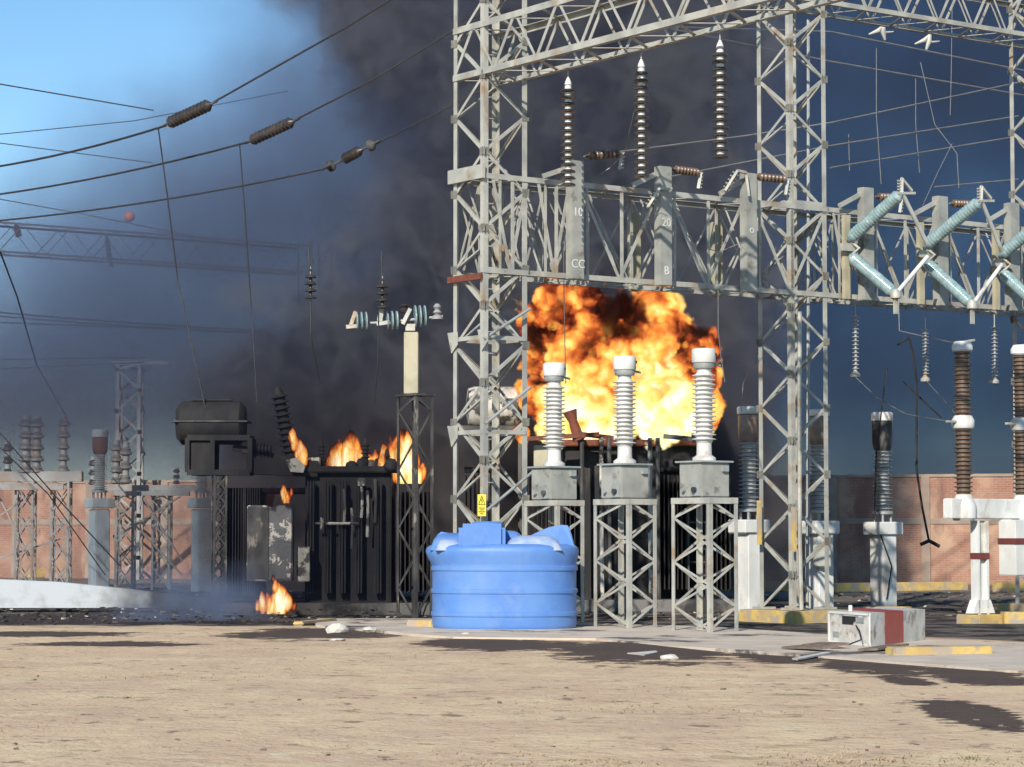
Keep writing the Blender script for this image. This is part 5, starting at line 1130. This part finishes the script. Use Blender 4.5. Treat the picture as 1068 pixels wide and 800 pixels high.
# ================================================================== FIRE
def fire(lobes, Yc, depth, label, seed, scale=1.0, ext=8.0, strength=1.0, tz=0.0, wob=0.3, zs=1.0, step=0.22, vor=2.0, gain=1.0, tongue=False):
    """lobes: (px, py, radius in px, heat). A cloud of glowing gas swelling round these centres."""
    lobes = [(x, y, r * gain, h) for x, y, r, h in lobes]; L = []; rnd = random.Random(seed)
    for px, py, r, h in lobes:
        Y = Yc + rnd.uniform(-1, 1) * depth * 0.45; L.append((at(px, py, Y), r * Y / F, h))
    mx = [max(c[i] + r * (1.2 if i < 2 or not tongue else 2.6) for c, r, h in L) for i in range(3)]; mn = [min(c[i] - r * 1.2 for c, r, h in L) for i in range(3)]
    o = volume_box('flame', mn[0], mx[0], mn[1], mx[1], mn[2], mx[2])
    m = bpy.data.materials.new('fire'); m.use_nodes = True; N = NT(m.node_tree); N.n.clear()
    out = N.n.new('ShaderNodeOutputMaterial'); pv = N.n.new('ShaderNodeVolumePrincipled'); N.l.new(pv.outputs[0], out.inputs['Volume'])
    pos = N.n.new('ShaderNodeTexCoord').outputs['Object']
    q = N.vm('ADD', N.vm('MULTIPLY', pos, (1, 1, zs)), (seed, seed * 1.7, 0))
    wn = N.n.new('ShaderNodeTexNoise'); N.l.new(q, wn.inputs['Vector']); wn.inputs['Scale'].default_value = scale; wn.inputs['Detail'].default_value = 5; wn.inputs['Roughness'].default_value = 0.65
    wv = N.vm('SUBTRACT', wn.outputs[1], (0.5, 0.5, 0.5))
    p = N.vm('ADD', pos, N.vm('SCALE', wv, scale=wob))
    vo = N.n.new('ShaderNodeTexVoronoi'); vo.feature = 'F1'; vo.inputs['Scale'].default_value = vor; vo.inputs['Detail'].default_value = 1.0; vo.inputs['Roughness'].default_value = 0.6
    N.l.new(N.vm('ADD', q, N.vm('SCALE', wv, scale=0.9 / scale)), vo.inputs['Vector'])
    puff = N.math('SUBTRACT', 0.42, vo.outputs['Distance'])
    nA = N.math('SUBTRACT', wn.outputs[0], 0.5)
    field = None; heat = None
    for c, r, h in L:
        dv = N.vm('SUBTRACT', p, tuple(c))
        if tongue: dv = N.vm('MULTIPLY', dv, (1.0, 1.0, 0.42))
        d = N.vm('LENGTH', dv)
        fi = N.math('MULTIPLY_ADD', d, -1.0 / r, 1.0)
        hi = N.math('MULTIPLY', N.math('MULTIPLY_ADD', fi, 1.2, 0.62, clamp=True), h)
        field = fi if field is None else N.math('SMOOTH_MAX', field, fi, 0.15)
        heat = hi if heat is None else N.math('SMOOTH_MAX', heat, hi, 0.25)
    body = N.math('ADD', field, N.math('ADD', N.math('MULTIPLY', puff, 0.1 if tongue else 0.35), N.math('MULTIPLY', nA, 2.4 if tongue else 0.8)))
    T = N.math('ADD', heat, N.math('ADD', N.math('MULTIPLY', puff, 0.2 if tongue else 1.0), N.math('MULTIPLY', nA, 2.6 if tongue else 2.4)))
    sz_ = N.n.new('ShaderNodeSeparateXYZ'); N.l.new(pos, sz_.inputs[0])
    T = N.math('ADD', T, N.mr(sz_.outputs[2], mn[2], mx[2], tz, -tz * 0.15, False))
    dens = N.math('MULTIPLY', N.mr(body, 0.03, 0.3 if tongue else 0.16), ext)
    N.l.new(dens, pv.inputs['Density'])
    if tongue: T = N.math('SUBTRACT', T, N.mr(body, 0.75, 0.05, 0.0, 0.85, False))
    colr = N.ramp(N.math('MULTIPLY', T, 0.8), [(0.0, (0.010, 0.002, 0.001)), (0.12, (0.07, 0.010, 0.004)), (0.26, (0.38, 0.06, 0.016)), (0.40, (0.75, 0.20, 0.035)), (0.54, (0.85, 0.42, 0.07)), (0.68, (0.88, 0.64, 0.16)), (0.84, (0.92, 0.82, 0.38)), (1.0, (1.25, 1.2, 0.95))])
    N.l.new(colr, pv.inputs['Emission Color']); N.l.new(N.math('MULTIPLY', dens, strength), pv.inputs['Emission Strength'])
    pv.inputs['Color'].default_value = (0.03, 0.02, 0.016, 1); pv.inputs['Absorption Color'].default_value = (0, 0, 0, 1)
    m.cycles.volume_step_rate = step; o.data.materials.append(m)
    return tag(o, label, 'fire', 'flames on the transformers')
fire([(580, 325, 30, .62), (610, 316, 24, .5), (562, 350, 22, .6), (684, 326, 28, .85), (700, 350, 26, .65), (645, 337, 32, .36), (728, 362, 26, .4), (575, 375, 32, .8), (610, 372, 36, .85), (650, 387, 36, .9), (690, 385, 34, .85),
      (730, 395, 22, .55), (568, 415, 26, .55), (605, 425, 36, 1.0), (645, 425, 34, .9), (692, 425, 38, 1.15), (733, 422, 22, .8), (580, 447, 20, .8), (640, 450, 24, 1.0), (700, 450, 22, 1.0), (740, 436, 13, .5), (545, 452, 10, .5)],
     58.6, 1.6, 'huge yellow and orange fireball behind the white insulators', 3, 0.9, 9.0, 1.1, wob=0.7, step=0.26, vor=1.9, gain=1.27, tz=0.40)
TG = dict(tongue=True, zs=0.3, step=0.3, vor=4.0)
fire([(350, 484, 7, .8), (357, 476, 7, .9), (364, 480, 8, 1.2), (369, 474, 8, 1.3), (363, 466, 6, .8), (376, 484, 7, 1.0), (384, 486, 6, 1.0), (391, 489, 6, 1.0), (372, 490, 8, 1.3), (380, 480, 5, .7), (346, 489, 6, .8), (357, 490, 8, 1.2), (338, 489, 4, .8), (392, 478, 4, .9), (366, 460, 5, .7), (386, 490, 7, 1.2)], 55.9, 0.25, 'ragged fire on the middle of the left transformer lid', 8, 2.4, 20, 1.4, wob=0.32, tz=0.22, gain=1.3, **TG)
fire([(399, 486, 6, .9), (405, 490, 7, 1.1), (411, 480, 7, 1.0), (416, 472, 8, 1.1), (422, 478, 8, 1.3), (428, 474, 7, 1.1), (432, 484, 6, 1.0), (418, 492, 8, 1.3), (426, 492, 7, 1.2), (420, 462, 7, .8), (426, 458, 5, .6), (441, 493, 4, 1.0), (436, 496, 5, 1.0), (401, 474, 4, .8), (414, 488, 8, 1.2)], 55.9, 0.25, 'tallest ragged fire on the left transformer, behind the lattice stand', 14, 2.4, 20, 1.4, wob=0.32, tz=0.22, gain=1.3, **TG)
fire([(315, 477, 5, 1.2), (312, 470, 4, 1.2), (309, 463, 3.5, 1.1), (306, 455, 3, .9)], 55.0, 0.05, 'narrow flame beside the leaning burnt bushing', 2, 3.0, 24, 1.5, wob=0.1, gain=1.4, **TG)
fire([(289, 622, 6, 1.2), (280, 628, 5, 1.1), (297, 626, 5, 1.0), (287, 612, 4, 1.0), (275, 631, 5, 1.0), (303, 628, 4, .7), (292, 631, 7, 1.3), (283, 632, 6, 1.2), (284, 604, 3, .7), (268, 632, 3.5, .8), (307, 631, 3.5, .6)], 53.4, 0.15, 'small fire on the ground below the peeling cabinet', 15, 2.8, 20, 1.35, wob=0.24, tz=0.15, gain=1.1, **TG)
fire([(282, 522, 4, .4), (284, 516, 3.5, .25)], 54.0, 0.04, 'faint red flame on top of the peeling cabinet\'s left door', 22, 3.2, 12, 0.8, wob=0.12, gain=1.4, **TG)
fire([(300, 519, 3.5, 1.1), (297, 514, 3, 1.0), (303, 513, 3, 1.0)], 54.0, 0.04, 'tiny bright flame on top of the peeling cabinet', 27, 3.2, 22, 1.4, wob=0.12, gain=1.4, **TG)
fire([(290, 640, 3, .5), (284, 641, 3, .4), (275, 642, 2.5, .3), (300, 641, 2.5, .4)], 51.2, 0.05, 'line of embers on the ground in front of the small fire', 31, 3.2, 12, 0.8, wob=0.12, zs=1, step=0.4, vor=6.0)
